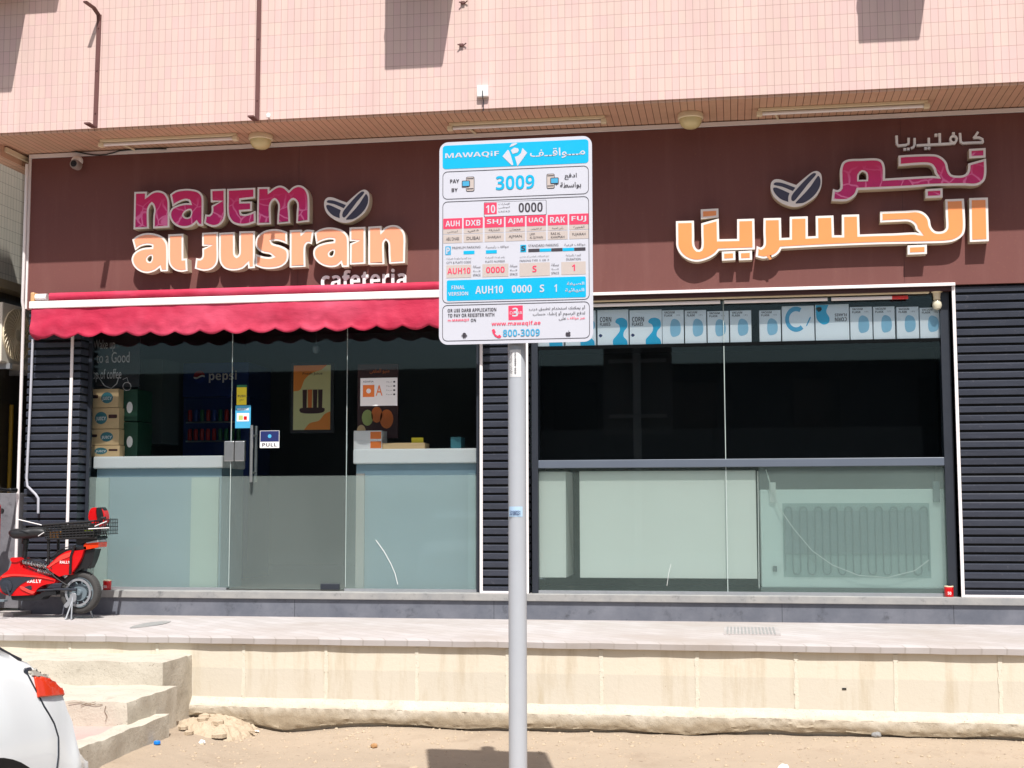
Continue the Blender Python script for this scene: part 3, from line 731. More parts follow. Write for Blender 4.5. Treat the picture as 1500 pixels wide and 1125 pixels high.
# apartment block across the street (seen only mirrored in the glass)
ob = thing('apartment_block', (0, -24, 0), 'beige apartment block across the street, mirrored faintly in the dark glass', 'building')
B(-45, 45, -34, -24, 0, 6.3).build('wall', M['far_wall'], ob)
win = [B(x, x + 1.5, -23.99, -23.9, z, z + 1.6) for x in range(-42, 42, 4) for z in (1.0, 4.1)]
g = MB()
for w_ in win: g.add(w_.v, w_.f)
o = g.build('window', M['car_glass'], ob); o['kind'] = 'stuff'

# ================================================================== SHOP SIGNS
LY = FY - 0.095       # front of the channel letters
def catmull(pts, step=0.012):
    # (x, z[, corner]) closed outline -> dense outline; corners stay sharp
    n = len(pts); out = []
    P = [Vector((p[0], p[1])) for p in pts]; C = [len(p) > 2 and p[2] == 1 for p in pts]
    for i in range(n):
        p1, p2 = P[i], P[(i + 1) % n]; c1, c2 = C[i], C[(i + 1) % n]
        if c1 and c2: out.append(p1); continue
        p0 = P[i - 1] if not c1 else p1 - (p2 - p1) * 0.5
        p3 = P[(i + 2) % n] if not c2 else p2 + (p2 - p1) * 0.5
        L = (p2 - p1).length
        a, b = (p1 - p0).length + 1e-9, (p3 - p2).length + 1e-9
        m1 = (p2 - p0) / (a + L) * L; m2 = (p3 - p1) / (L + b) * L
        k = max(2, int(L / step))
        for j in range(k):
            t = j / k; t2, t3 = t * t, t * t * t
            out.append(p1 * (2 * t3 - 3 * t2 + 1) + m1 * (t3 - 2 * t2 + t) + p2 * (-2 * t3 + 3 * t2) + m2 * (t3 - t2))
    return out
def area(p): return sum(p[i - 1].x * p[i].y - p[i].x * p[i - 1].y for i in range(len(p))) / 2
def inset(p, d):
    s = 1 if area(p) > 0 else -1; n = len(p); out = []
    for i in range(n):
        a, b, c = p[i - 1], p[i], p[(i + 1) % n]
        e1 = (b - a); e2 = (c - b)
        if e1.length < 1e-6 or e2.length < 1e-6: continue
        e1.normalize(); e2.normalize()
        n1 = Vector((-e1.y, e1.x)); n2 = Vector((-e2.y, e2.x)); m = n1 + n2
        if m.length < 0.2: out.append(b + n1 * d * s); continue
        m.normalize(); k = d / max(m.dot(n1), 0.5)
        out.append(b + m * k * s)
    return out
def solid(mb, loops, y0, y1):
    # filled outline with holes between two depths; slot 0 front, slot 1 sides
    from mathutils.geometry import tessellate_polygon
    flat = [p for l in loops for p in l]
    tris = tessellate_polygon([[Vector((p.x, p.y, 0)) for p in l] for l in loops])
    mb.slot(0).add([(p.x, y0, p.y) for p in flat], [tuple(t) for t in tris])
    mb.slot(1)
    for l in loops:
        n = len(l)
        mb.add([(p.x, y0, p.y) for p in l] + [(p.x, y1, p.y) for p in l], [(i, (i + 1) % n, n + (i + 1) % n, n + i) for i in range(n)])
    mb.slot(0)
ZO = {'A': (185, 265, 8.0375), 'B': (325, 265, 8.0375), 'C': (465, 265, 8.0375), 'D': (1210, 180, 8.65), 'E': (1330, 180, 8.65),
      'F': (980, 280, 9.375), 'G': (1120, 280, 8.8235), 'H': (1280, 280, 8.3333)}
def zp(key, pts, Y=None):
    ox, oy, s = ZO[key]; out = []
    for p in pts:
        q = at(ox + p[0] / s, oy + p[1] / s, Y or LY); out.append((q.x, q.z) + tuple(p[2:]))
    return out
def letter(parent, outline, hole, face, rim=0.0165, name='letter'):
    o = catmull(outline); loops = [o]
    h = catmull(hole) if hole else None
    if h: loops.append(h)
    mb = MB(); solid(mb, loops, LY, FY + 0.002)
    L = mb.build(name, [M['rim'], M['letter_side']], parent)
    fi = [inset(o, rim)]
    if h: fi.append(inset(h, -rim * .75))
    mb = MB(); solid(mb, fi, LY - 0.0025, LY + 0.001)
    f = mb.build('letter_face', [face, face], L)
    return L
rowA = [
 ('A', [(95,130,1),(245,126,1),(240,178,1),(300,132),(375,113),(455,140),(500,215),(507,320),(507,548,1),(315,560,1),(318,420),(326,330),(300,275),(266,330),(262,420),(265,560,1),(85,570,1)], None),
 ('A', [(515,160,1),(580,115),(660,97),(750,95),(850,118),(900,175),(908,260),(905,530,1),(850,528,1),(825,492,1),(780,530),(700,553),(620,545),(550,500),(512,430),(510,370),(540,318),(600,285),(690,262),(745,262,1),(735,240),(690,232),(620,258),(545,305,1)],
       [(720,350),(755,345),(762,380),(745,425),(700,430),(672,405),(690,370)]),
 ('A', [(992,100,1),(1168,92,1),(1168,300),(1168,400),(1150,465),(1100,520),(1030,542),(960,525),(915,498,1),(930,395,1),(980,398),(1003,365),(1003,292,1),(1100,245,1),(995,252,1)], None),
 ('B', [(62,95,1),(392,80,1),(392,205,1),(225,225,1),(225,245,1),(355,242,1),(355,352,1),(225,362,1),(232,388),(300,388),(395,352,1),(398,490,1),(300,520),(220,525),(130,500),(75,430),(62,350),(62,220)], None),
 ('B', [(420,75,1),(560,72,1),(560,120,1),(620,75),(680,55),(740,70),(790,115,1),(840,70),(910,50),(980,80),(1020,150),(1030,240),(1030,480,1),(875,495,1),(880,380),(882,265),(840,222),(797,265),(800,380),(805,495,1),(650,508,1),(655,400),(660,280),(620,225),(578,280),(576,400),(580,508,1),(412,518,1)], None)]
rowB = [
 ('A', [(70,690,1),(140,640),(230,615),(330,620),(430,660),(480,730),(490,820),(490,1062,1),(405,1066,1),(392,1022,1),(340,1060),(250,1085),(160,1065),(90,1005),(62,930),(78,870),(120,825),(200,790),(300,780,1),(300,762),(240,755),(165,775),(105,820,1)],
       [(275,885),(298,880),(300,915),(285,950),(255,945),(248,915)]),
 ('A', [(494,630,1),(672,622,1),(672,915,1),(715,912,1),(722,1060,1),(640,1070),(560,1045),(505,980),(494,900),(494,760)], None),
 ('A', [(893,612,1),(1080,602,1),(1082,780),(1082,920),(1060,990),(1000,1042),(910,1058),(806,1032,1),(822,908,1),(872,915),(893,890),(895,795,1),(985,762,1),(893,768,1)], None),
 ('B', [(-33,612,1),(150,602,1),(153,740),(155,860),(175,885),(200,860),(203,740),(205,595,1),(388,590,1),(388,1025,1),(310,1030,1),(305,980,1),(240,1035),(130,1055),(30,1030),(-23,960),(-33,880),(-33,740)], None),
 ('B', [(768,600,1),(770,745,1),(700,716),(640,704),(588,712,1),(600,735),(700,765),(768,805),(786,870),(770,950),(700,1010),(590,1035),(480,1030),(394,1000,1),(396,858,1),(480,887),(560,897),(596,888,1),(560,862),(480,846),(415,800),(394,730),(420,650),(500,590),(600,568),(690,575)], None),
 ('B', [(800,580,1),(940,575,1),(945,610,1),(990,577),(1085,580,1),(1060,745,1),(1010,735),(985,775),(985,1010,1),(798,1020,1)], None),
 ('C', [(-36,610,1),(30,570),(120,548),(220,555),(310,590),(360,650),(370,740),(370,1010,1),(290,1015,1),(275,970,1),(230,1005),(140,1015),(40,985),(-30,920),(-50,860),(-40,800),(10,755),(100,725),(190,712,1),(190,692),(120,690),(40,715),(-13,745,1)],
       [(165,825),(190,820),(190,850),(175,880),(145,880),(140,850)]),
 ('C', [(378,548,1),(565,540,1),(565,975,1),(380,985,1),(383,736,1),(470,706,1),(378,710,1)], None),
 ('C', [(598,540,1),(755,530,1),(758,590,1),(800,545),(880,520),(960,535),(1020,600),(1035,680),(1033,800),(1030,965,1),(845,975,1),(838,850),(832,730),(805,700),(785,730),(785,850),(790,980,1),(598,985,1)], None)]
BEAN = [(345,255,1),(440,170),(510,115),(560,103),(600,130),(612,200),(600,290),(550,380),(460,450),(370,490),(290,490),(190,450),(110,380),(80,300),(85,230),(120,195),(180,195),(260,225)]
BEANS = [[(110,245),(130,228),(200,235),(335,285,1),(310,322,1),(200,275),(115,255)], [(105,290),(140,285),(275,345,1),(262,390),(262,440,1),(180,405),(120,340)],
         [(550,130),(520,128),(450,190),(360,290),(300,370),(295,420),(320,430),(380,360),(470,240),(545,150)], [(575,155),(560,170),(480,290),(340,445,1),(340,458,1),(430,445),(530,370),(590,270),(595,190)]]
def bean(parent, tf):
    o = catmull([tf(p) for p in BEAN]); mb = MB(); solid(mb, [o], LY, FY + .002)
    L = mb.build('coffee_bean', [M['rim'], M['letter_side']], parent)
    for b in BEANS:
        mb = MB(); solid(mb, [catmull([tf(p) for p in b])], LY - .0025, LY + .001); mb.build('bean_face', [M['bean'], M['bean']], L)
s1 = thing('shop_sign', (-4.0, FY, 3.6), 'raised Latin letters in magenta and peach with two coffee beans, above the red awning', 'shop sign')
for k, o, h in rowA: letter(s1, zp(k, o), zp(k, h) if h else None, M['magenta'])
for k, o, h in rowB: letter(s1, zp(k, o), zp(k, h) if h else None, M['peach'])
def tfl(p):
    q = at(465 + p[0] / 8.0375, 265 + p[1] / 8.0375, LY); return (q.x, q.z) + tuple(p[2:])
bean(s1, tfl)
a = at(470, 417.5, FY - .03); b = at(595, 398, FY - .03)
t = TX(); t.put('cafeteria', a.x, b.x, a.z - .035, b.z + .03, FY - .03, 0.022)
o = t.build('lettering', M['grey_white'], s1); so = o.modifiers.new('depth', 'SOLIDIFY'); so.thickness = .022; so.offset = -1

s2 = thing('shop_sign', (0.5, FY, 3.6), 'raised Arabic letters in magenta and orange with two coffee beans, above the dark window', 'shop sign')
najm = [(70,990,1),(88,835,1),(145,852),(180,825),(178,700),(180,580),(215,495),(290,462),(450,455),(640,450),(712,480),(745,560),(748,705,1),(1038,688),(1350,672),(1405,678,1),(1378,640),(1365,590),(1325,540),(1250,528),(1038,540),(918,550,1),(918,415,1),(1038,405),(1368,398),(1460,430),(1528,500),(1555,600),(1590,655),(1650,668),(1738,662),(1790,620),(1803,515,1),(2028,452,1),(2030,650),(1998,745),(1900,795),(1738,792),(1338,800),(1038,822),(410,850,1),(385,910),(330,960),(250,992)]
letter(s2, zp('D', najm), zp('D', [(416,722,1),(420,660),(460,620),(503,640),(514,690),(512,720,1)]), M['magenta'], .018)
for d in ([(775,330,1),(985,318,1),(985,440,1),(775,450,1)], [(222,840,1),(440,828,1),(440,945,1),(222,955,1)]): letter(s2, zp('E', d), None, M['magenta'], .018, 'letter_dot')
main = (zp('H', [(872,100,1),(1100,92,1),(1113,300),(1115,450),(1098,522),(1040,580),(940,620),(700,635)]) + zp('G', [(1500,685),(800,712),(220,742,1),(190,792),(120,845),(30,868)])
        + zp('F', [(1400,902),(1300,925),(1188,900,1),(1205,752,1),(1262,775),(1298,735),(1296,560),(1298,372,1)])
        + zp('G', [(212,345,1),(218,605,1),(325,600,1),(325,332,1),(558,325,1),(560,585,1),(665,580,1),(660,322,1),(890,314,1),(898,570,1),(1000,570,1),(998,306,1),(1222,300,1),(1230,560,1),(1500,550)])
        + zp('H', [(250,515),(500,503),(562,517,1),(515,470),(495,415),(430,372),(300,372),(78,382,1),(78,250,1),(250,243),(400,238),(530,232),(620,268),(680,340),(700,430),(750,488),(840,488),(880,450),(878,300)]))
letter(s2, main, None, M['orange_face'], .018)
letter(s2, zp('H', [(1165,85,1),(1392,78,1),(1405,610,1),(1172,620,1)]), None, M['orange_face'], .018)
letter(s2, zp('F', [(95,412,1),(342,405,1),(346,600),(350,740),(390,802),(432,795),(447,730),(444,600),(442,442,1),(683,375,1),(690,660,1),(935,655,1),(935,385,1),(1172,378,1),(1180,800,1),(690,815,1),(640,870),(540,930),(400,968),(280,950),(170,880),(105,770),(98,650),(96,540)]), None, M['orange_face'], .018)
for key, d in (('H', [(412,662,1),(648,652,1),(648,765,1),(412,775,1)]), ('F', [(435,250,1),(678,238,1),(680,360,1),(438,385,1)]), ('F', [(725,830,1),(910,822,1),(912,945,1),(728,955,1)]), ('F', [(955,825,1),(1140,815,1),(1142,942,1),(960,950,1)])):
    letter(s2, zp(key, d), None, M['orange_face'], .018, 'letter_dot')
def tfr(p):
    x = 1129 + (p[0] - 80) * 75 / 532 ; y = 250.5 + (p[1] - 103) * 52.5 / 390; q = at(x, y, LY); return (q.x, q.z) + tuple(p[2:])
bean(s2, tfr)
# small Arabic word on top: flat bars of even width
g = MB()
def stroke(pts, w=30, key='E'):
    P_ = [Vector(p) for p in pts]; n = len(P_); L_, R_ = [], []
    for i in range(n):
        d = (P_[min(i + 1, n - 1)] - P_[max(i - 1, 0)]).normalized(); nn = Vector((-d.y, d.x)) * w / 2
        L_.append(P_[i] + nn); R_.append(P_[i] - nn)
    pl = [Vector(q[:2]) for q in zp(key, [tuple(v) for v in L_ + R_[::-1]], FY - .03)]
    for i in range(n - 1):
        quad = [pl[i], pl[i + 1], pl[2 * n - 2 - i], pl[2 * n - 1 - i]]
        y0, y1 = FY - .03 - .0006 * i, FY
        g.add([(q.x, y0, q.y) for q in quad] + [(q.x, y1, q.y) for q in quad], [(0, 1, 2, 3), (0, 1, 5, 4), (1, 2, 6, 5), (2, 3, 7, 6), (3, 0, 4, 7)])
def dots(*c):
    for x, y in c: stroke([(x - 17, y), (x + 17, y)], 34)
stroke([(890,112),(855,165),(835,188)]); stroke([(830,186),(900,184),(945,205),(950,248)]); stroke([(955,245),(820,250),(700,256),(668,238),(664,180),(660,128)])
ca = [(578 + 40 * cos(a), 208 + 42 * sin(a)) for a in [2 * pi * k / 14 for k in range(15)]]; stroke(ca, 28)
stroke([(612,225),(598,255),(520,263),(270,277),(110,286)]); stroke([(405,165),(405,262)]); stroke([(265,188),(266,275)])
stroke([(85,190),(86,270),(72,305),(38,322)]); dots((578,134), (357,152), (402,146), (226,322), (268,318))
stroke([(10,188),(8,262),(-30,280),(-120,288),(-140,262),(-144,160)]); dots((-38,334), (6,330))
g.build('lettering', M['grey_white'], s2)

# ================================================================== AWNING
aw = thing('awning', (-4.2, YC, 3.25), 'rolled up red fabric awning with scalloped valance and white front bar over the door', 'awning')
AY = YC - 0.20
tl, tr = at(74, 435, YC - .12), at(700, 415, YC - .12); rz = (tl.z + at(640, 419, YC - .12).z) / 2
def roll(u, v):
    x = tl.x + (-2.02 - tl.x) * u; a = 2 * pi * v
    rr = .035 + .003 * mno.noise((x * 6, cos(a) * 2, sin(a) * 2)) + .002 * mno.noise((x * 25, cos(a) * 3, sin(a)))
    return (x, YC - .12 + rr * cos(a), rz + rr * sin(a))
g = MB(); g.grid(roll, 160, 16); g.build('fabric_roll', M['awning'], aw, smooth=True)
e0 = at(50, 436, YC - .12)
g = MB(); g.lathe((e0.x + .02, YC - .12, rz), [(.03, 0), (.03, .10)], 'X', 16); g.build('roller_sleeve', M['trim_white'], aw, smooth=True)
g = MB(); g.box(e0.x - .015, e0.x + .02, YC - .16, YC - .03, rz - .045, rz + .04); g.build('end_bracket', pm('bracket_tan', rgb(206, 160, 112), .5, .12), aw, bevel=.01)
b0, b1 = at(42, 450, AY), at(640, 427, AY); bz = (b0.z + b1.z) / 2
B(b0.x, -2.03, AY, AY + .05, bz - .03, bz + .032).build('front_bar', M['trim_white'], aw, bevel=.006)
for x in (b0.x + .3, -3.9, -2.3): B(x, x + .05, AY + .051, YC - .012, bz - .025, bz + .0).build('arm', M['alu'], aw)
vz0 = bz - .031; vz1 = at(300, 490, AY).z
def val(u, v):
    s_ = u * (3.95 + .2) - .2
    x = b0.x + .02 + max(0, s_); y = AY + .012 + (-s_ if s_ < 0 else 0)
    ph = (s_ % .215) / .215
    drop = (vz0 - vz1) * (0.86 + .14 * sin(pi * ph)) - .012 * abs(sin(pi * ph)) ** .5 * 0 + .01 * mno.noise((s_ * 2, 1, 0))
    z = vz0 + .02 - (drop + .02) * v
    wob = .02 * mno.noise((s_ * 2.5, v * 2, 0)) + .008 * mno.noise((s_ * 11, v * 3, 4)) + .004 * mno.noise((s_ * 26 + v * 6, v * 5, 7))
    return (x + (wob if s_ < 0 else 0), y - .015 * v - wob * (0.3 + v), z)
g = MB(); g.grid(val, 330, 12); o = g.build('valance', M['awning'], aw, smooth=True)
so = o.modifiers.new('cloth', 'SOLIDIFY'); so.thickness = .0015

# ================================================================== LAMPS AND FITTINGS UNDER THE SOFFIT
tubes = []
def tube_lamp(x0, x1, y, label):
    t = thing('tube_light', (x0, y, ZS), label, 'light fitting', 'fluorescent tube fittings under the soffit')
    B(x0, x1, y - .022, y + .022, ZS - .026, ZS - .001).build('housing', M['cream_plastic'], t, bevel=.004)
    for x in (x0 - .012, x1 - .03): B(x, x + .042, y - .026, y + .026, ZS - .062, ZS - .027).build('end_cap', M['cream_plastic'], t, bevel=.005)
    g = MB(); g.tube([(x0 + .032, y, ZS - .043), (x1 - .032, y, ZS - .043)], .014, 10); g.build('tube', M['trim_white'], t, smooth=True)
    g = MB(); g.tube([(x0 + .12, y + .03, ZS - .012), (x0 + .16, FY - .02, ZS - .012)], .009, 8); g.build('conduit', M['cream_plastic'], t)
tube_lamp(-5.17, -3.98, 10.36, 'fluorescent tube fitting under the soffit nearest the security camera')
tube_lamp(-2.20, -.95, 10.37, 'fluorescent tube fitting under the soffit right above the parking sign')
tube_lamp(.235, 1.50, 10.38, 'fluorescent tube fitting under the soffit above the Arabic letters')
def dome(x, y, label):
    t = thing('dome_light', (x, y, ZS), label, 'light fitting', 'round dome lamps under the soffit')
    g = MB(); g.lathe((x, y, ZS - .001), [(.095, 0), (.1, -.01), (.1, -.04), (.092, -.045)], 'Z', 28); g.build('lamp_base', M['cream_plastic'], t, smooth=True)
    g = MB(); g.lathe((x, y, ZS - .0455), [(.088, 0), (.086, -.025), (.07, -.055), (.045, -.07), (.002, -.074)], 'Z', 28); g.build('lamp_cover', M['lamp_glass'], t, smooth=True)
dome(-3.80, 10.44, 'round dome lamp at the end of the tube light above the Latin letters')
dome(-.285, 10.43, 'round dome lamp between the parking sign and the Arabic letters')
# security camera
q = at(112, 240, FY - .08)
cc = thing('security_camera', (q.x, q.y, q.z), 'small round security camera at the top left corner of the brown fascia', 'camera')
g = MB(); g.lathe((q.x - .01, FY - .04, q.z + .03), [(.05, 0), (.045, -.03), (.02, -.05)], 'Y', 18); g.build('camera_mount', M['grey_white'], cc, smooth=True)
g = MB(); g.lathe((q.x, FY - .05, q.z - .01), [(.04, .0), (.042, -.05), (.038, -.075), (.03, -.078)], 'Y', 20); g.build('camera_head', pm('cam_grey', rgb(150, 136, 130), .4, .08), cc, smooth=True)
g = MB(); g.lathe((q.x, FY - .129, q.z - .01), [(.028, .0), (.027, -.003)], 'Y', 20); g.lathe((q.x, FY - .1325, q.z - .01), [(.012, .0), (.011, -.004)], 'Y', 14); g.build('lens', M['black'], cc)
cab = [(XL + .06, FY + .02, 4.575), (-5.6, FY - .005, 4.593), (-5.2, FY + .0, 4.598), (-4.6, FY + .02, 4.597)]
g = MB(); g.tube([(-5.5 + i * .06, FY - .022 - .0, 4.585 - .03 * sin(i * pi / 6) * (1 if i < 6 else .2)) for i in range(-4, 14)], .006, 6)
tag(g.build('cable', M['black'], smooth=True), 'black cable sagging along the top edge of the fascia by the security camera', 'cable')

# ================================================================== ON THE UPPER WALL
def old_bracket(pt, pb, up, label):
    x0, z0 = pt; x1, z1 = pb
    t = thing('wall_bracket', (x1, YS, z1), label, 'bracket', 'rusty brown steel brackets on the tiled wall')
    g = MB()
    g.add([(x + d, y, z) for (x, z) in ((x1, z1), (x0, z0)) for d in (-.018, .018) for y in (YS - .012, YS - .001)], [(0, 1, 3, 2), (4, 6, 7, 5), (0, 4, 5, 1), (2, 3, 7, 6), (0, 2, 6, 4), (1, 5, 7, 3)])
    for k in range(3):
        zz = z1 + (z0 - z1) * (.12 + .38 * k); g.lathe((x1 + (x0 - x1) * (.12 + .38 * k), YS - .012, zz), [(.006, 0), (.005, -.006)], 'Y', 8)
    g.build('upright', M['brown_steel'], t)
    if up:
        g = MB(); pts = [(x0, YS - .014, z0 - .05), (x0, YS - .03, z0), (x0 - .01, YS - .09, z0 + .035), (x0 - .035, YS - .19, z0 + .05)]
        for (p, q) in zip(pts, pts[1:]):
            g.add([(p[0] - .016, p[1], p[2]), (p[0] + .018, p[1], p[2]), (q[0] + .018, q[1], q[2]), (q[0] - .016, q[1], q[2]), (p[0] - .016, p[1] + .01, p[2] - .012), (p[0] + .018, p[1] + .01, p[2] - .012), (q[0] + .018, q[1] + .004, q[2] - .012), (q[0] - .016, q[1] + .004, q[2] - .012)],
                  [(0, 1, 2, 3), (7, 6, 5, 4), (0, 4, 5, 1), (1, 5, 6, 2), (2, 6, 7, 3), (3, 7, 4, 0)])
        g.build('top_arm', M['brown_steel'], t)
    B(x1 - .03, x1 + .018, YS - .14, YS - .012, z1 - .012, z1 - .0).build('foot_plate', M['brown_steel'], t)
def xz(px, py, Y=YS): q = at(px, py, Y); return (q.x, q.z)
old_bracket(xz(146, 22), xz(140, 186), True, 'rusty brown wall bracket with a bent top arm, left of the taller one')
old_bracket(xz(381, -60), xz(377, 176), True, 'taller rusty brown wall bracket running out of the top of the tiled wall')
q = at(708, 135, YS)
jb = thing('junction_box', (q.x, YS, q.z), 'small white socket box with a short cable on the tiled wall', 'junction box')
B(q.x - .045, q.x + .045, YS - .035, YS - .001, q.z - .045, q.z + .045).build('box', M['white_paint'], jb, bevel=.006)
g = MB(); g.tube([(q.x, YS - .038, q.z), (q.x + .002, YS - .04, q.z - .05), (q.x + .002, YS - .012, q.z - .07), (q.x + .002, YS - .008, q.z - .15)], .004, 6); g.build('cable', M['gasket'], jb)
for px, py, lab in ((679, 5, 'small rusty anchor stub high on the tiled wall'), (677, 67, 'small rusty anchor stub between the shadow and the white socket box')):
    q = at(px, py, YS); g = MB()
    g.tube([(q.x - .03, YS - .03, q.z + .002), (q.x + .01, YS - .004, q.z), (q.x + .035, YS - .02, q.z + .012)], .005, 6); g.box(q.x - .02, q.x + .012, YS - .02, YS - .001, q.z - .006, q.z + .012)
    tag(g.build('anchor_stub', M['brown_steel']), lab, 'anchor')
q = at(395, 174, YS); g = MB(); g.lathe((q.x, YS - .03, q.z), [(.016, 0), (.018, .015), (.016, .03), (.012, .034)], 'Z', 12)
tag(g.build('cable_gland', M['grey_white']), 'tiny pale cap at the wall edge beside the taller bracket', 'cap')
# cooling units above the picture: their shadows fall on the tiles
def wall_unit(x0, x1, zb, label, d=.52, h=.6):
    t = thing('air_conditioner', ((x0 + x1) / 2, YS, zb), label, 'air conditioner', 'cooling units on brackets high on the tiled wall')
    B(x0, x1, YS - d, YS - .08, zb, zb + h).build('casing', M['cream_plastic'], t, bevel=.01)
    g = MB(); cx = (x0 + x1) / 2 - .04; g.lathe((cx, YS - d - .001, zb + h / 2), [(min(h, x1 - x0) * .42, 0), (min(h, x1 - x0) * .42, -.01), (.03, -.01)], 'Y', 30); g.build('fan_grille', M['gasket'], t)
    for x in (x0 + .08, x1 - .12): B(x, x + .04, YS - d + .2, YS - .001, zb - .035, zb - .001).build('bracket', M['brown_steel'], t)
def unit_from_shadow(pl, pr, py, d, label, h=.6):
    # shadow's lower corners on the wall -> where the unit's lower front edge must be
    a = at(pl, py, YS); b = at(pr, py, YS); k = d / LIGHT.y
    wall_unit(a.x - LIGHT.x * k, b.x - LIGHT.x * k, (a.z + b.z) / 2 - LIGHT.z * k, label, d, h)
unit_from_shadow(563, 648, 102, .50, 'cooling unit high on the wall above the parking sign')
unit_from_shadow(1257, 1347, 63, .50, 'cooling unit high on the wall above the Arabic letters')
unit_from_shadow(-70, 17, 139, .52, 'lower cooling unit on the wall at the far left')
unit_from_shadow(-20, 83, 23, .50, 'upper cooling unit on the wall at the far left')

# ================================================================== PARKING SIGN ON ITS POLE
PY = 6.49                                    # front of the sheet
q = at(758, 800, 6.56); PX = q.x
pk = thing('parking_sign', (PX, 6.56, 0), 'white and cyan parking fee sign on a grey pole in the sand', 'parking sign')
def S(zx, zy, k=0):
    p = at(635 + zx / 6.25, (190 if k == 0 else 350) + zy / 6.25, PY); return p.x, p.z
tl_, tr_, bl_, br_ = [at(x, y, PY) for x, y in ((643.3, 208.6), (867, 199), (643.4, 505), (869.2, 500.5))]
sx0, sx1 = (tl_.x + bl_.x) / 2, (tr_.x + br_.x) / 2; sz1, sz0 = (tl_.z + tr_.z) / 2, (bl_.z + br_.z) / 2
SH = sz1 - sz0; SW = sx1 - sx0
def rrect(x0, x1, z0, z1, r, n=6):
    r = min(r, (x1 - x0) / 2.01, (z1 - z0) / 2.01); out = []
    for cx, cz, a0 in ((x1 - r, z0 + r, -pi / 2), (x1 - r, z1 - r, 0), (x0 + r, z1 - r, pi / 2), (x0 + r, z0 + r, pi)):
        out += [(cx + r * cos(a0 + pi / 2 * i / n), cz + r * sin(a0 + pi / 2 * i / n)) for i in range(n + 1)]
    return out
g = MB(); zt = sz1 - .02
g.lathe((PX, 6.56, -.3), [(.0445, 0), (.0445, zt + .3)], 'Z', 28); g.build('pole', M['pole'], pk, smooth=True)
g = MB(); g.lathe((PX, 6.56, zt), [(.047, 0), (.047, .018), (.036, .03), (.001, .032)], 'Z', 24)
MB().prism(rrect(sx0, sx1, sz0, sz1, .045), PY, PY + .003).build('panel', M['sign_white'], pk)
MB().prism(rrect(sx0 + .001, sx1 - .001, sz0 + .001, sz1 - .001, .045), PY + .0031, PY + .0041).build('dimming_back', pm('sign_back_dim', rgb(92, 94, 98), .6, .1, 8), pk)  # added dark backing, dims the sign's reflection in the shop glass
for z in (sz0 + .2, sz1 - .2):
    B(sx0 + .06, sx1 - .06, PY + .0042, PY + .026, z - .02, z + .02).build('rail', M['alu'], pk)
    g = MB(); g.lathe((PX, 6.56, z - .016), [(.051, 0), (.051, .032)], 'Z', 24); g.build('clamp', M['alu'], pk, smooth=True)
# layout measured across the sheet: u from the left edge, v from the top edge, both 0..1
def uv(zx, zy, k):
    x, z = S(zx, zy, k); return (x - sx0) / SW, (sz1 - z) / SH
def X_(u): return sx0 + u * SW
def Z_(v): return sz1 - v * SH
def P0(y): return PY - y
def plate(u0, u1, v0, v1, mat, r, y0, name='band'):
    return MB().prism(rrect(X_(u0), X_(u1), Z_(v1), Z_(v0), r), PY - y0, PY - y0 + .0008).build(name, mat, pk)
def frame(u0, u1, v0, v1, r, w, mat, y=.0012):
    o = rrect(X_(u0), X_(u1), Z_(v1), Z_(v0), r, 5); i = rrect(X_(u0) + w, X_(u1) - w, Z_(v1) + w, Z_(v0) - w, max(r - w, .001), 5)
    g = MB(); n = len(o); yy = PY - y
    g.add([(p[0], yy, p[1]) for p in o + i] + [(p[0], yy + .0006, p[1]) for p in o + i],
          [(k, (k + 1) % n, n + (k + 1) % n, n + k) for k in range(n)] + [(k, (k + 1) % n, 2 * n + (k + 1) % n, 2 * n + k) for k in range(n)] + [(n + k, n + (k + 1) % n, 3 * n + (k + 1) % n, 3 * n + k) for k in range(n)])
    return g.build('border', mat, pk)
# v lines found along the left and right edges of the photograph's sign (perspective removed)
vt = lambda zy, k: (uv(100, zy, k)[1])
V_HEAD0, V_HEAD1 = uv(90, 148, 0)[1], uv(90, 362, 0)[1]
plate(.022, .978, V_HEAD0, V_HEAD1, M['cyan'], .016, .001, 'header_band')
frame(.022, .978, uv(90, 385, 0)[1], uv(90, 640, 0)[1], .025, .0028, M['ink'])
frame(.022, .978, uv(90, 660, 0)[1], uv(90, 590, 1)[1], .025, .0028, M['ink'])
frame(.022, .978, uv(90, 607, 1)[1], uv(90, 938, 1)[1], .025, .0028, M['ink'])
LT = {}
def T(body, mat, za, zb, k, y=.0022, bold=.0, **kw):
    # za: lower left, zb: upper right of the inked word, in the enlargement's pixels
    e = (.02 if k == 0 else .009) * (zb[0] - za[0])
    (ua, va), (ub, vb) = uv(za[0], za[1] + e, k), uv(zb[0], zb[1] - e, k)
    # remove the slope of the sheet's rows in the photograph: heights are taken at the word's own column
    um = (ua + ub) / 2
    key = (mat, round(y, 4))
    if key not in LT: LT[key] = TX()
    LT[key].put(body, X_(ua), X_(ub), Z_(va), Z_(vb), PY - y, bold, **kw)
W_, CY, PKc, INK = 'sign_white', 'cyan', 'pink', 'ink'
T('MAWAQiF', W_, (108, 262), (600, 203), 0, bold=.018)
T('\uFED2\u0640\u0640\uFED7\uFE8D\uFEEE\u0640\u0640\u0640\uFEE3', W_, (885, 262), (1388, 165), 0, bold=.012)
T('PAY', INK, (152, 487), (236, 455), 0, bold=.015); T('BY', INK, (166, 568), (222, 536), 0, bold=.015)
T('3009', CY, (572, 546), (924, 418), 0, bold=.03)
T(ar('ادفع'), INK, (1200, 455), (1312, 398), 0, bold=.012); T(ar('بواسطة'), INK, (1160, 540), (1352, 480), 0, bold=.012)
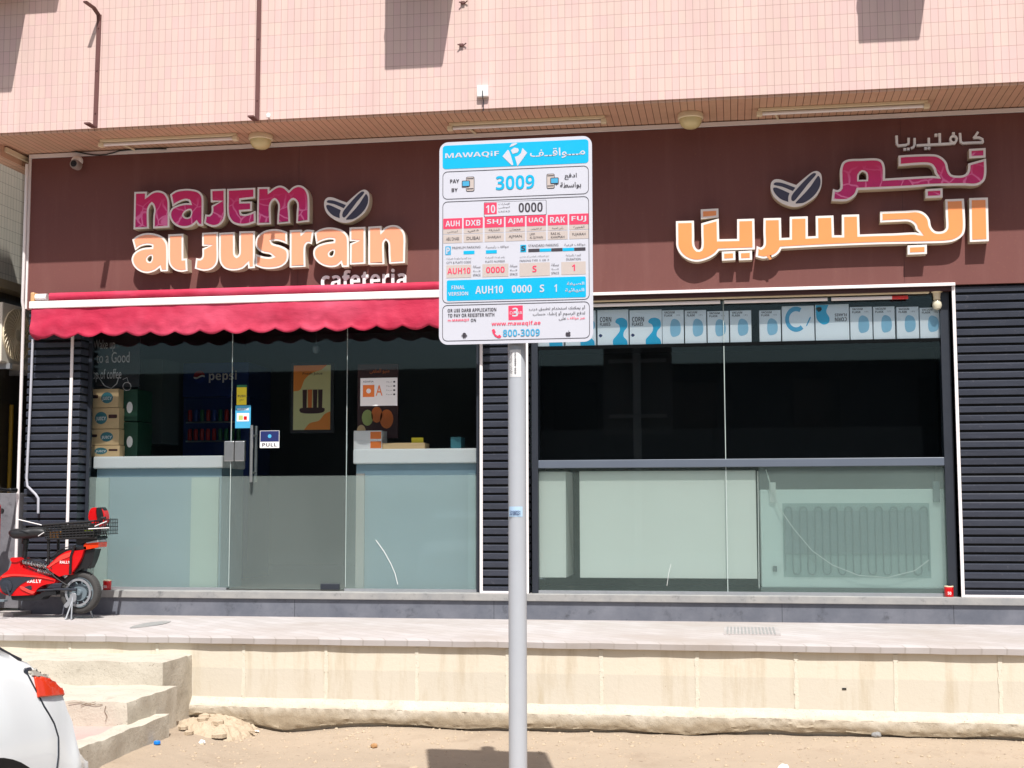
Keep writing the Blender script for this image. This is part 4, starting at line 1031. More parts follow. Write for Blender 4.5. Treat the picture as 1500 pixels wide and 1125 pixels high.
# logo: white faceted diamond with a P
def poly(pts, k, mat, y=.0022, name='emblem'):
    pp = [uv(p[0], p[1], k) for p in pts]
    MB().prism([(X_(u), Z_(v)) for u, v in pp], PY - y, PY - y + .0008).build(name, mat, pk)
poly([(632, 245), (680, 185), (690, 190), (708, 235), (732, 322), (718, 328)], 0, M['sign_white'])
poly([(815, 168), (858, 212), (770, 335), (745, 250), (775, 240), (802, 215)], 0, M['sign_white'])
poly([(708, 188), (740, 165), (775, 172), (782, 190), (770, 210), (725, 222)], 0, M['sign_white'])
poly([(695, 160), (715, 130), (755, 120), (768, 130), (740, 145), (722, 152)], 0, M['sign_white'])
# phone pictograms with speech bubbles
def box_k(x0, x1, y0, y1, k, mat, y, r=.004, name='pictogram'):
    (u0, v0), (u1, v1) = uv(x0, y0, k), uv(x1, y1, k)
    um = uv((x0 + x1) / 2, (y0 + y1) / 2, k)
    return MB().prism(rrect(X_(u0), X_(u1), Z_(max(v0, v1)), Z_(min(v0, v1)), r), PY - y, PY - y + .0006).build(name, mat, pk)
for x0, x1, y0, y1, bx in ((298, 375, 432, 565, (260, 335)), (1035, 1110, 405, 538, (1070, 1147))):
    box_k(x0, x1, y0, y1, 0, M['ink'], .0012, .008); box_k(x0 + 5, x1 - 5, y0 + 6, y1 - 6, 0, M['beige'], .002, .006)
    box_k(x0 + 8, x1 - 8, y0 + 14, y0 + 20, 0, M['ink'], .0026, .001); box_k(x0 + 8, x1 - 8, y1 - 26, y1 - 20, 0, M['ink'], .0026, .001)
    yb = y0 + 36
    box_k(bx[0], bx[1], yb, yb + 55, 0, M['ink'], .0028, .005); box_k(bx[0] + 7, bx[1] - 7, yb + 7, yb + 47, 0, M['sky_print'], .0034, .003)
    poly([(bx[0] + 45, yb + 52), (bx[0] + 62, yb + 52), (bx[0] + 58, yb + 68)], 0, M['ink'], .0028, 'pictogram')
# sample plate
box_k(462, 1035, 665, 780, 0, M['ink'], .0012, .006, 'plate_border'); box_k(466, 1031, 669, 776, 0, M['sign_white'], .002, .005, 'plate_face')
box_k(466, 580, 672, 774, 0, M['pink'], .0026, .002, 'plate_code')
T('10', W_, (482, 765), (566, 690), 0, y=.0034, bold=.03); T('0000', INK, (780, 755), (1000, 668), 0, y=.003, bold=.03)
T(ar('الإمارات'), INK, (596, 694), (700, 672), 0, y=.003); T(ar('أبوظبي'), INK, (596, 725), (700, 700), 0, y=.003); T('U.A.E A.D', INK, (596, 757), (700, 742), 0, y=.003)
# emirate table: seven columns, rows sloping with the sheet
cols = [(90, 262, 'AUH', 'أبوظبي', 'ABU DHABI'), (276, 452, 'DXB', 'دبي', 'DUBAI'), (468, 645, 'SHJ', 'الشارقة', 'SHARJAH'), (660, 838, 'AJM', 'عجمان', 'AJMAN'),
        (852, 1030, 'UAQ', 'أم القيوين', 'UMM\nAL QUWAIN'), (1046, 1228, 'RAK', 'رأس الخيمة', 'RAS AL\nKHAIMAH'), (1243, 1420, 'FUJ', 'الفجيرة', 'FUJAIRAH')]
vA0, vA1 = uv(176, 812, 0)[1], uv(176, 908, 0)[1]; vB1 = uv(176, 962, 0)[1]; vC1 = uv(176, 38, 1)[1]
for x0, x1, code, a_, e_ in cols:
    u0, u1 = uv(x0, 850, 0)[0], uv(x1, 850, 0)[0]
    plate(u0, u1, vA0, vA1, M['pink'], .0015, .001, 'table_cell'); plate(u0, u1, vA1 + .002, vB1 - .004, M['beige'], .001, .001, 'table_cell'); plate(u0, u1, vB1, vC1, M['beige'], .001, .001, 'table_cell')
    def cell(body, mat, f0, f1, va, vb, bold=0):
        key = (mat, .0022)
        if key not in LT: LT[key] = TX()
        LT[key].put(body, X_(u0 + (u1 - u0) * f0), X_(u0 + (u1 - u0) * f1), Z_(vb), Z_(va), PY - .0022, bold)
    cell(code, W_, .12, .88, vA0 + .0115, vA1 - .0115, .035); cell(a_ if False else ar(a_), INK, .22, .78, vA1 + .007, vB1 - .008)
    hh = .006 if '\n' in e_ else .0125
    cell(e_, INK, .16, .84, vB1 + hh, vC1 - hh)
# premium / standard row
def row(zx0, zx1, zy0, zy1, mat, y=.001, k=1, name='mark'): return box_k(zx0, zx1, zy0, zy1, k, mat, y, .002, name)
row(108, 160, 68, 146, M['sky_print']); T('P', W_, (118, 138), (150, 78), 1, bold=.02)
T('PREMIUM PARKING', INK, (172, 90), (430, 66), 1); T(ar('مواقف رئيسية'), INK, (478, 88), (688, 58), 1)
row(275, 376, 110, 138, M['cyan']); row(480, 580, 104, 132, M['cyan'])
row(795, 850, 55, 120, M['cyan']); T('S', INK, (803, 110), (842, 62), 1, y=.0026, bold=.05)
T('STANDARD PARKING', INK, (870, 72), (1144, 46), 1); T(ar('مواقف فرعية'), INK, (1198, 68), (1390, 38), 1)
for i in range(5): row(868 + i * 105, 972 + i * 105, 92 - i * 3, 118 - i * 3, M['ink'] if i % 2 == 0 else M['cyan'])
T(ar('رمز المدينة ولوحة المركبة'), INK, (120, 190), (346, 168), 1); T('CITY & PLATE CODE', INK, (120, 226), (344, 204), 1)
T(ar('رقم لوحة المركبة'), INK, (475, 182), (655, 160), 1); T('PLATE NUMBER', INK, (475, 216), (655, 196), 1)
T(ar('نوع المواقف قياسي أو رئيسي'), INK, (790, 172), (1058, 148), 1); T('PARKING TYPE  S  OR  P', INK, (790, 207), (1058, 186), 1)
T(ar('المدة بالساعة'), INK, (1212, 162), (1350, 138), 1); T('DURATION', INK, (1216, 196), (1348, 174), 1)
for x0, x1, y0, y1, s_, sx in ((118, 346, 242, 352, 'AUH10', (128, 338)), (448, 686, 232, 342, '0000', (482, 652)), (788, 1066, 222, 335, 'S', (906, 944)), (1170, 1394, 212, 322, '1', (1268, 1296))):
    row(x0, x1, y0, y1, M['beige']); T(s_, PKc, (sx[0], y1 - 30), (sx[1], y0 + 22), 1, bold=.03)
for x0, y0 in ((362, 240), (700, 232), (1080, 222)):
    T(ar('مسافة'), INK, (x0, y0 + 26), (x0 + 68, y0), 1); T('<--->', INK, (x0, y0 + 62), (x0 + 68, y0 + 46), 1); T('SPACE', INK, (x0, y0 + 102), (x0 + 70, y0 + 80), 1)
plate(uv(122, 450, 1)[0], uv(1396, 450, 1)[0], uv(122, 380, 1)[1], uv(122, 568, 1)[1], M['cyan'], .008, .001, 'final_band')
T('FINAL', W_, (166, 462), (286, 426), 1, bold=.012); T('VERSION', W_, (136, 520), (318, 484), 1, bold=.012)
T('AUH10', W_, (384, 502), (638, 428), 1, bold=.03); T('0000', W_, (718, 494), (900, 422), 1, bold=.03); T('S', W_, (974, 488), (1014, 418), 1, bold=.03); T('1', W_, (1108, 486), (1130, 416), 1, bold=.03)
T(ar('الصيغة'), W_, (1222, 430), (1380, 392), 1, bold=.01); T(ar('النهائية'), W_, (1206, 492), (1380, 450), 1, bold=.01)
T('OR USE DARB APPLICATION', INK, (130, 668), (576, 634), 1, bold=.012); T('TO PAY OR REGISTER WITH', INK, (132, 714), (558, 680), 1, bold=.012)
T('m-MAWAQIF', PKc, (132, 760), (328, 732), 1, bold=.01); T('ON', INK, (342, 758), (390, 730), 1, bold=.012)
T(ar('أو يمكنك استخدام تطبيق درب'), INK, (875, 660), (1388, 612), 1, bold=.008); T(ar('لدفع الرسوم أو إنشاء حساب'), INK, (910, 708), (1388, 660), 1, bold=.008)
T(ar('عبر مواقف'), PKc, (1226, 742), (1388, 708), 1, bold=.006); T(ar('على'), INK, (1148, 746), (1216, 712), 1, bold=.006)
row(686, 818, 612, 740, M['pink'], .001, 1, 'app_mark'); T('3', W_, (722, 712), (776, 630), 1, bold=.02); T('DARB', W_, (700, 690), (812, 664), 1, y=.003, bold=.0)
T('www.mawaqif.ae', PKc, (532, 800), (980, 752), 1, bold=.018); T('800-3009', 'sky_print', (636, 892), (974, 826), 1, bold=.03)
hs = [(535, 832), (556, 824), (570, 850), (560, 862), (575, 880), (590, 888), (602, 876), (622, 890), (612, 906), (590, 906), (562, 890), (542, 860)]
poly(hs, 1, M['pink'], .0022, 'handset')
# little robot and apple pictograms beside the download codes
an = [(270 + 0, 880)] ; arc = [(283 + 17 * cos(a), 876 - 17 * sin(a)) for a in [pi * i / 10 for i in range(11)]]
poly(arc, 1, M['ink'], .0022, 'pictogram'); box_k(267, 299, 878, 900, 1, M['ink'], .0022, .001); box_k(258, 265, 878, 895, 1, M['ink'], .0022, .001); box_k(301, 308, 878, 895, 1, M['ink'], .0022, .001)
box_k(273, 280, 898, 912, 1, M['ink'], .0022, .001); box_k(286, 293, 898, 912, 1, M['ink'], .0022, .001)
ap = [(1232, 858), (1246, 850), (1256, 858), (1248, 870), (1256, 880), (1246, 894), (1238, 892), (1232, 890), (1224, 893), (1216, 890), (1209, 876), (1211, 862), (1221, 853)]
poly(ap, 1, M['ink'], .0022, 'pictogram'); poly([(1232, 849), (1240, 838), (1240, 846)], 1, M['ink'], .0022, 'pictogram')
for (m_, y), tx in LT.items(): tx.build('lettering', M[m_], pk)
# stickers on the pole
def sticker(z0, z1, a0, a1, label, mat):
    t = MB()
    def fn(u, v):
        a = a0 + (a1 - a0) * u; return (PX + .0453 * sin(a), 6.56 - .0453 * cos(a), z0 + (z1 - z0) * v)
    t.grid(fn, 12, 1); return tag(t.build('sticker', mat), label, 'sticker')
za, zb = at(758, 552, 6.52).z, at(758, 512, 6.52).z
so_ = sticker(za, zb, -.75, .62, 'white oval sticker with tiny print on the pole just under the sign', M['paper'])
t = TX()
t.put('AJMAN - PARKING', -.03 + PX, -.012 + PX, za + .015, zb - .015, 6.5125, 0, rot=90); t.put('050-4666131', PX - .005, PX + .004, za + .015, zb - .015, 6.5125, .01, rot=90)
t.build('lettering', M['ink'], so_) 
zc, zd = at(757, 757, 6.52).z, at(757, 742, 6.52).z
so_ = sticker(zc, zd, -.95, .75, 'pale blue phone number sticker halfway up the pole', pm('sticker_blue', rgb(176, 204, 228), .5, .1))
t = TX(); t.put('501860231', PX - .03, PX + .022, zc + .008, zc + .03, 6.5125, .02); t.build('lettering', M['navy'], so_)

# ================================================================== INSIDE THE SHOP
def qx(px, py, Y): q = at(px, py, Y); return q.x, q.z
# --- right window: the row of cartons along the top on a long shelf
YB = YW2 + 0.014
shelf = thing('window_shelf', (0, YB, 2.7), 'long black shelf unit behind the right window carrying the row of cartons', 'shelf')
zsh = at(1100, 501, YB).z
B(-1.58, 1.62, YB - .02, YB + .34, zsh - .03, zsh - .002).build('shelf_board', M['void'], shelf)
B(-1.58, 1.62, YB + .36, YB + .38, ZL1, 3.2).build('back_panel', M['void'], shelf)
B(-1.62, 1.66, YB + .9, YB + .93, .86, 3.5).build('dark_backdrop', M['void'], shelf)  # full-width black sheet standing in for the dark unlit room
cart_w = pm('carton_white', rgb(240, 244, 246), .5, .03, 6); fl_b = pm('flask_print', rgb(140, 190, 214), .5, .25, 5)
def carton(px0, px1, pyt, pyb, kind, label, group):
    x0, z1 = qx(px0, pyt, YB); x1, _ = qx(px1, pyt, YB); x1 -= .004; z0 = zsh
    z1 = min(z1, 3.16)
    z1 += rnd.uniform(-.006, .004); w, h = x1 - x0, z1 - z0; yy = YB - .0008
    c = tag(B(x0, x1, YB, YB + .16, z0, z1).build('carton', cart_w, None, bevel=.002), label, 'carton', group); ORG[c.name] = Vector()
    def blob(pts, mat, y=yy):
        MB().prism([tuple(p) for p in catmull([(x0 + a * w, z0 + b * h) + tuple(r) for a, b, *r in pts], .01)], y, y + .0006).build('print', mat, c)
    if kind == 'flask':
        t = TX(); t.put('VACUUM', x0 + .1 * w, x0 + .58 * w, z1 - .1 * h, z1 - .035 * h, yy - .001, .02); t.put('FLASK', x0 + .1 * w, x0 + .48 * w, z1 - .19 * h, z1 - .125 * h, yy - .001, .02)
        t.put('1.0 L', x0 + .66 * w, x0 + .84 * w, z1 - .17 * h, z1 - .13 * h, yy - .001); t.build('lettering', M['ink'], c)
        blob([(.5, .2), (.78, .26), (.86, .45), (.78, .66), (.55, .74), (.42, .68), (.36, .45), (.4, .26)], fl_b)
    elif kind == 'corn':
        t = TX(); t.put('CORN', x0 + .08 * w, x0 + .45 * w, z1 - .34 * h, z1 - .2 * h, yy - .001, .03); t.put('FLAKES', x0 + .08 * w, x0 + .42 * w, z1 - .46 * h, z1 - .36 * h, yy - .001, .02); t.build('lettering', M['ink'], c)
        blob([(.5, .003, 1), (.97, .003, 1), (.95, .12), (.84, .24), (.86, .38), (.96, .5), (.95, .68), (.82, .76), (.64, .74), (.58, .64), (.7, .56), (.72, .4), (.6, .25), (.5, .14)], M['cyan'])
        blob([(.04, .28), (.1, .32), (.16, .27), (.09, .22)], M['navy'])
    elif kind == 'cornup':
        t = TX(); t.put('CORN', x0 + .58 * w, x0 + .93 * w, z1 - .48 * h, z1 - .37 * h, yy - .001, .03, rot=180); t.put('FLAKES', x0 + .58 * w, x0 + .93 * w, z1 - .34 * h, z1 - .26 * h, yy - .001, .02, rot=180); t.build('lettering', M['ink'], c)
        blob([(.02, .99, 1), (.4, .99, 1), (.33, .8), (.42, .62), (.4, .5), (.25, .44), (.1, .52), (.03, .64)], M['cyan']); blob([(.02, .9), (.16, .94), (.2, .86), (.1, .8)], M['orange'])
    elif kind == 'letter':
        pts = []
        for k in range(22): a = R(60 + 250 * k / 21); pts.append((.44 + .34 * cos(a), .62 + .36 * sin(a)))
        for k in range(22): a = R(310 - 250 * k / 21); pts.append((.44 + .22 * cos(a), .62 + .23 * sin(a)))
        MB().prism([(x0 + a * w, z0 + b * h) for a, b in pts], yy, yy + .0006).build('print', M['sky_print'], c)
        blob([(.74, .42), (.77, .42), (.9, .66), (.87, .68)], M['sky_print'])
    return c
GV, GC = 'vacuum flask cartons in the window', 'corn flakes cartons in the window'
carton(784, 826, 456, 505, 'corn', 'corn flakes carton at the left end of the row, mostly behind the parking sign', GC)
carton(828, 873, 456, 505, 'corn', 'corn flakes carton just right of the parking sign corner, text hidden', GC)
carton(875, 921, 455, 503, 'corn', 'first fully visible corn flakes carton right of the parking sign', GC)
carton(922, 970, 454, 503, 'corn', 'second corn flakes carton, beside the first vacuum flask carton', GC)
names = ['vacuum flask carton touching the second corn flakes carton', 'vacuum flask carton second after the corn flakes pair', 'vacuum flask carton crossed by the glass joint', 'vacuum flask carton just left of the gap in the row', 'vacuum flask carton just right of the gap in the row']
for (a, b), n_ in zip(((970, 1002), (1003, 1035), (1036, 1068), (1069, 1101), (1112, 1144)), names): carton(a, b, 455, 500, 'flask', n_, GV)
carton(1145, 1193, 448, 500, 'letter', 'white carton printed with a large pale blue letter C', 'other cartons')
carton(1194, 1244, 447, 500, 'cornup', 'corn flakes carton standing upside down with an orange blot', GC)
names = ['vacuum flask carton next to the upside down carton', 'vacuum flask carton third from the right end of the row', 'vacuum flask carton second from the right end of the row', 'vacuum flask carton at the right end, behind the hanging bulb']
for (a, b), n_ in zip(((1245, 1278), (1279, 1311), (1313, 1346), (1347, 1380)), names): carton(a, b, 450, 497, 'flask', n_, GV)
# strip lamp and bulb under the lintel
t = thing('strip_light', (0, YC + .06, 3.19), 'long cream strip light under the lintel of the right window', 'light fitting')
zl = at(1100, 433, YC + .05).z
B(-1.55, 1.52, YC + .03, YC + .075, zl - .02, zl + .022).build('housing', M['cream_plastic'], t, bevel=.005)
g = MB(); zt2 = at(1000, 444, YC + .05).z
for a, b in ((-1.52, -.08), (-.05, .75), (.78, 1.3)): g.tube([(a, YC + .05, zt2), (b, YC + .05, zt2)], .014, 10)
g.build('tube', M['trim_white'], t, smooth=True)
g = MB(); g.tube([(1.24, YC + .048, zt2 - .001), (1.36, YC + .048, zt2 - .001)], .0155, 10); g.build('red_band', M['red_paint'], t, smooth=True)
q = at(1372, 424, YC + .06)
t = thing('light_bulb', (q.x, q.y, q.z), 'clear bulb in a cream holder hanging at the right end of the strip light', 'light bulb')
g = MB(); g.lathe((q.x, q.y, q.z), [(.055, 0), (.055, -.01), (.03, -.03), (.026, -.065), (.028, -.075), (.026, -.08)], 'Z', 20); g.build('holder', M['cream_plastic'], t, smooth=True)
g = MB(); g.lathe((q.x, q.y, q.z - .081), [(.02, 0), (.034, -.02), (.037, -.045), (.028, -.07), (.001, -.08)], 'Z', 20); g.build('bulb', pm('bulb_glass', rgb(214, 206, 182), .08, .08, 20), t, smooth=True)
# --- right window, below the ledge: white backs of cabinets behind frosted glass
YF = YW2 + .035
zb = at(950, 847, YF).z
def panel(px0, px1, py0, label, mat):
    x0 = qx(px0, 760, YF)[0]; x1 = qx(px1, 760, YF)[0]
    return tag(B(x0, x1, YF, YF + .5, zb, at(900, py0, YF).z).build('cabinet_back', mat, None, bevel=.004), label, 'cabinet', 'white cabinets behind the frosted window')
panel(788, 829, 690, 'narrow white cabinet side behind the frosted glass next to the pole', M['white_board'])
panel(849, 1108, 690, 'wide plain white cabinet back behind the frosted glass', M['white_board'])
x0, zc0 = qx(1116, 857, YF); x1, zc1 = qx(1388, 716, YF)
fr = thing('fridge', ((x0 + x1) / 2, YF, zc0), 'white fridge turned backwards with its grey cooling coil against the frosted window', 'fridge')
B(x0, x1, YF + .03, YF + .6, zc0 - .02, zc1).build('body', M['white_fridge'], fr, bevel=.01)
def cx_(px): return qx(px, 780, YF)[0]
def cz_(py): return qx(1250, py, YF)[1]
B(cx_(1147), cx_(1363), YF + .026, YF + .0295, cz_(846), cz_(737)).build('recess', pm('recess_grey', rgb(168, 186, 184), .5, .06, 4), fr)
g = MB(); n = 20; pts = []
for i in range(n):
    x = cx_(1150 + (1360 - 1150) * i / (n - 1)); a, b = (cz_(842), cz_(742)) if i % 2 == 0 else (cz_(742), cz_(842))
    rr_ = (cx_(1360) - cx_(1150)) / (n - 1) / 2; sgn = 1 if b > a else -1
    pts += [(x, YF + .012, a + sgn * rr_), (x, YF + .012, b - sgn * rr_)]
    if i < n - 1: pts += [(x + rr_ * (1 - cos(th)), YF + .012, b - sgn * rr_ + sgn * rr_ * sin(th)) for th in (pi / 4, pi / 2, 3 * pi / 4)]
g.tube(pts, .0065, 6); g.build('coil', M['soft_coil'], fr, smooth=True)
B(cx_(1150), cx_(1362), YF + .02, YF + .024, cz_(812), cz_(748)).build('coil_plate', pm('coil_plate', rgb(146, 160, 164), .5, .06, 4), fr)
for px in (1133, 1374):
    B(cx_(px) - .025, cx_(px) + .025, YF + .005, YF + .029, cz_(736), cz_(706)).build('bracket', M['white_paint'] if px < 1200 else M['coil'], fr, bevel=.004)
B(cx_(1135) - .02, cx_(1135) + .012, YF + .01, YF + .029, cz_(838), cz_(830)).build('foot', M['gasket'], fr)
g = MB(); cab_ = [at(x, y, YW2 + .022) for x, y in ((1122, 688), (1130, 715), (1142, 745), (1163, 775), (1190, 807), (1220, 828), (1258, 843), (1300, 846), (1340, 836), (1368, 815))]
sm = []
for i in range(len(cab_) - 1): sm += [cab_[i].lerp(cab_[i + 1], k / 4) for k in range(4)]
g.tube(sm, .0045, 6); tag(g.build('power_cable', M['paper'], smooth=True), 'loose white power cable looping across the frosted glass in front of the coil', 'cable')
g = MB(); g.tube([at(1110, 690, YW2 + .02), at(1111, 760, YW2 + .02), at(1112, 862, YW2 + .02)], .0035, 6); tag(g.build('power_cable', M['paper'], smooth=True), 'thin white cable hanging straight down the frosted glass beside the fridge', 'cable')
# red drinks can at the window corner
def can(px, py, r, h, Y, label, name='paint_tin', flat=True):
    q = at(px, py, Y); t = thing(name, (q.x, Y, .852), label, 'tin')
    g = MB(); g.lathe((q.x, Y, .853), [(r * .96, 0), (r, .004), (r, h - .004), (r * .96, h)], 'Z', 22); g.build('tin_body', M['red_paint'], t, smooth=True)
    g = MB(); g.lathe((q.x, Y, .853 + h), [(r * 1.02, -.004), (r * 1.02, .004), (r * .9, .004), (r * .9, .0)], 'Z', 22); g.build('rim', M['cream_plastic'], t)
    x = TX(); x.put('50', q.x - r * .4, q.x + r * .35, .853 + h * .22, .853 + h * .5, Y - r * 1.005, .02); x.build('lettering', M['paper'], t)
can(1390, 868, .034, .078, YC + .05, 'small red tin on the sill in the corner of the right window')
can(157, 860, .034, .078, YC + .05, 'small red tin on the sill behind the scooter wheel')
# --- door side: counters
def counter(x0, x1, zt_, zb_, y0, dep, label):
    t = thing('counter', ((x0 + x1) / 2, y0, .852), label, 'counter')
    B(x0, x1, y0, y0 + dep, zb_, zt_).build('counter_top', M['counter'], t, bevel=.012, seg=3)
    B(x0 + .02, x1 - .02, y0 + .04, y0 + dep, .852, zb_ - .001).build('counter_front', pm('counter_front', rgb(134, 158, 170), .5, .12, 2), t)
    for a, b, c_ in ((.0, .12, (176, 190, 184)), (.74, .97, (184, 196, 184))) if x0 < -4 else ((.0, .09, (176, 168, 160)), (.9, .98, (150, 176, 184))):
        B(x0 + (x1 - x0) * a + .025, x0 + (x1 - x0) * b, y0 + .015, y0 + .038, .853, zb_ - .08).build('pale_strip', pm('pale_strip', rgb(*c_), .5, .06, 3), t)  # added pale strips for the soft light bands in the frosted glass
YK = YG + .05
kx0, kz1 = qx(128, 672, YK); kx1, kz1b = qx(326, 664, YK)
counter(-5.44, kx1, (kz1 + kz1b) / 2, qx(230, 686, YK)[1], YK, .55, 'white topped counter left of the glass door, carrying cardboard boxes')
rx0, rz1 = qx(517, 658, YK); rx1, _ = qx(699, 656, YK)
counter(rx0, -2.07, rz1, qx(600, 679, YK)[1], YK, .55, 'white topped counter right of the glass door, carrying small paper boxes')
kz = (kz1 + kz1b) / 2; rzt = rz1
# cardboard cartons in the corner
YX = YK + .10
zz = [qx(150, y, YX)[1] for y in (671, 640, 626, 600, 570)]
heights = [kz + .002, qx(150, 652, YX)[1], qx(150, 628, YX)[1], qx(150, 597, YX)[1], qx(150, 569, YX)[1]]
labs = ['brown cardboard box lowest in the stack on the left counter', 'brown cardboard box second from the bottom on the left counter', 'brown cardboard box second from the top on the left counter', 'brown cardboard box topmost in the stack under the chalk writing']
for i in range(4):
    a, b = heights[i], heights[i + 1] - .004
    xx0 = qx(129 - (i == 1) * 1, 620, YX)[0]; xx1 = qx(176 - (i % 2) * 1.5 - (i > 1) * 2, 620, YX)[0]
    c = tag(B(xx0, xx1, YX, YX + .3 - (.27 if False else 0), a, b).build('cardboard_box', M['card'], None, bevel=.003), labs[i], 'box', 'cardboard boxes on the left counter')
    w, h = xx1 - xx0, b - a; fx = .62 if i % 2 else .42
    MB().prism([(xx0 + w * (fx + .2 * cos(t_)), a + h * (.52 + .3 * sin(t_))) for t_ in [2 * pi * k / 16 for k in range(16)]], YX - .0008, YX - .0002).build('print', M['teal_box'], c)
    x = TX(); x.put('JUICY', xx0 + w * (fx - .16), xx0 + w * (fx + .16), a + h * .36, a + h * .58, YX - .0014, .02); x.build('lettering', M['paper'], c)
    MB().prism(rrect(xx0 + w * (.06 if i % 2 else .66), xx0 + w * (.32 if i % 2 else .94), a + h * .5, a + h * .68, .008), YX - .0008, YX - .0002).build('print', M['maroon'], c)
for i, (y0, y1, lab) in enumerate(((671, 618, 'dark green box on the counter beside the lower cardboard boxes'), (617, 570, 'dark green box standing on the other green box'))):
    xx0, za_ = qx(178, y0, YX + .1); xx1, zb_ = qx(202, y1, YX + .1); za_ = max(za_, kz + .002)
    c = tag(B(xx0, xx1, YX + .1, YX + .4, za_ if i == 0 else za_ + .001, zb_).build('green_box', M['green_card'], None, bevel=.003), lab, 'box', 'green boxes on the left counter')
    MB().prism([((xx0 + xx1) / 2 + .028 * cos(t_), (za_ + zb_) / 2 - .02 + .05 * sin(t_)) for t_ in [2 * pi * k / 14 for k in range(14)]], YX + .0992, YX + .0998).build('print', M['paper'], c)
# chalk writing on a black board behind the boxes
YH = YX + .04
bx0, bz0 = qx(120, 680, YH); bx1, bz1 = qx(206, 480, YH)
ch = thing('chalkboard', ((bx0 + bx1) / 2, YH, bz0), 'black chalkboard with handwriting about a good cup of coffee, in the left corner', 'chalkboard')
B(-5.78, bx1, YH, YH + .02, heights[4] + .012, bz1).build('board', M['dark'], ch)
t = TX()
for s_, p0, p1 in (('Wake up', (137, 516), (169, 497)), ('to a Good', (141, 532), (190, 515)), ('cup of coffee', (132, 560), (178, 540))):
    a = at(*p0, YH); b = at(*p1, YH); t.put(s_, a.x, b.x, a.z, b.z, YH - .001)
t.build('lettering', M['chalk'], ch)
g = MB(); sw_ = [at(x, y, YH - .002) for x, y in ((131, 544), (140, 547), (147, 556), (153, 565), (163, 569), (171, 562), (174, 553))]; g.tube(sw_, .004, 5)
ring = [at(186 + 6 * cos(a), 566 + 6 * sin(a), YH - .002) for a in [2 * pi * k / 12 for k in range(12)]]; g.tube(ring, .003, 5, True); g.tube([at(180, 556, YH - .002), at(186, 553, YH - .002), at(188, 560, YH - .002)], .003, 5)
g.build('drawing', M['chalk'], ch)
# pale cabinet door, menu boards
def flat(name, px0, px1, py0, py1, Y, mat, label, cat, th=.02, bev=.002):
    x0, z1 = qx(px0, py0, Y); x1, z0 = qx(px1, py1, Y)
    t = thing(name, ((x0 + x1) / 2, Y, z0), label, cat); B(x0, x1, Y, Y + th, z0, z1).build('panel', mat, t, bevel=bev); return t, x0, x1, z0, z1
YM = 12.2
flat('cupboard', 203, 236, 526, 650, YM, pm('cupboard_grey', rgb(96, 108, 104), .5, .08, 3), 'tall grey cupboard door inside, between the green boxes and the drinks fridge', 'cupboard', .4)
# drinks fridge
YR = 12.6
fx0, fz1 = qx(268, 532, YR); fx1, fz0 = qx(362, 700, YR)
df = thing('drinks_fridge', ((fx0 + fx1) / 2, YR, .852), 'tall blue drinks fridge with a lit-blue header and cans, behind the glass door joint', 'fridge')
B(fx0, fx1, YR + .04, YR + .65, .852, fz1 - .34).build('body', M['pepsi_blue'], df)
B(fx0, fx1, YR, YR + .65, fz1 - .338, fz1).build('header', M['pepsi_blue'], df, bevel=.01)  # header in the same plain blue as the body
cxp, czp = qx(292, 552, YR); g = MB(); rp = .06
def seg_circle(f0, f1, n=24):
    # band of the round badge between two heights, with a wavy edge
    top = []; bot = []
    for k in range(n + 1):
        x = -1 + 2 * k / n; e = math.sqrt(max(0, 1 - x * x)); wv = .18 * sin(x * pi * .9)
        top.append((x, max(-e, min(e, f1 + wv)) if abs(f1) < 1 else e)); bot.append((x, max(-e, min(e, f0 + wv)) if abs(f0) < 1 else -e))
    return top, bot
for f0, f1, m_ in ((.12, 1, 'can_red'), (-.18, .12, 'paper'), (-1, -.18, 'can_blue')):
    tp, bt = seg_circle(f0, f1); n = len(tp); g = MB()
    g.add([(cxp + rp * p[0], YR - .003, czp + rp * p[1]) for p in bt + tp], [(k, k + 1, n + k + 1, n + k) for k in range(n - 1)]); g.build('emblem', M[m_], df)
a = at(306, 561, YR); b = at(347, 543, YR); t = TX(); t.put('pepsi', a.x, b.x, a.z, b.z, YR - .003, .01); t.build('lettering', M['paper'], df)
B(fx0 + .04, fx1 - .04, YR + .005, YR + .03, .95, fz1 - .36).build('glass_door', M['glass_dark'], df)
for k, zc_ in enumerate((608, 636)):
    zz_ = at(315, zc_ + 9, YR).z; B(fx0 + .03, fx1 - .03, YR + .0305, YR + .0395, zz_ - .015, zz_).build('shelf', M['alu'], df)
    g = [MB(), MB(), MB()]
    for i in range(9):
        x = fx0 + .09 + (fx1 - fx0 - .18) * i / 8; g[i % 3 if k == 0 else (0 if i < 5 else 2)].lathe((x, YR - .012, zz_ + .001), [(.018, 0), (.02, .006), (.02, .1), (.014, .112)], 'Z', 12)
    for m_, mm in zip(('can_red', 'can_blue', 'can_green'), g):
        if mm.v: mm.build('can', M[m_], df, smooth=True)
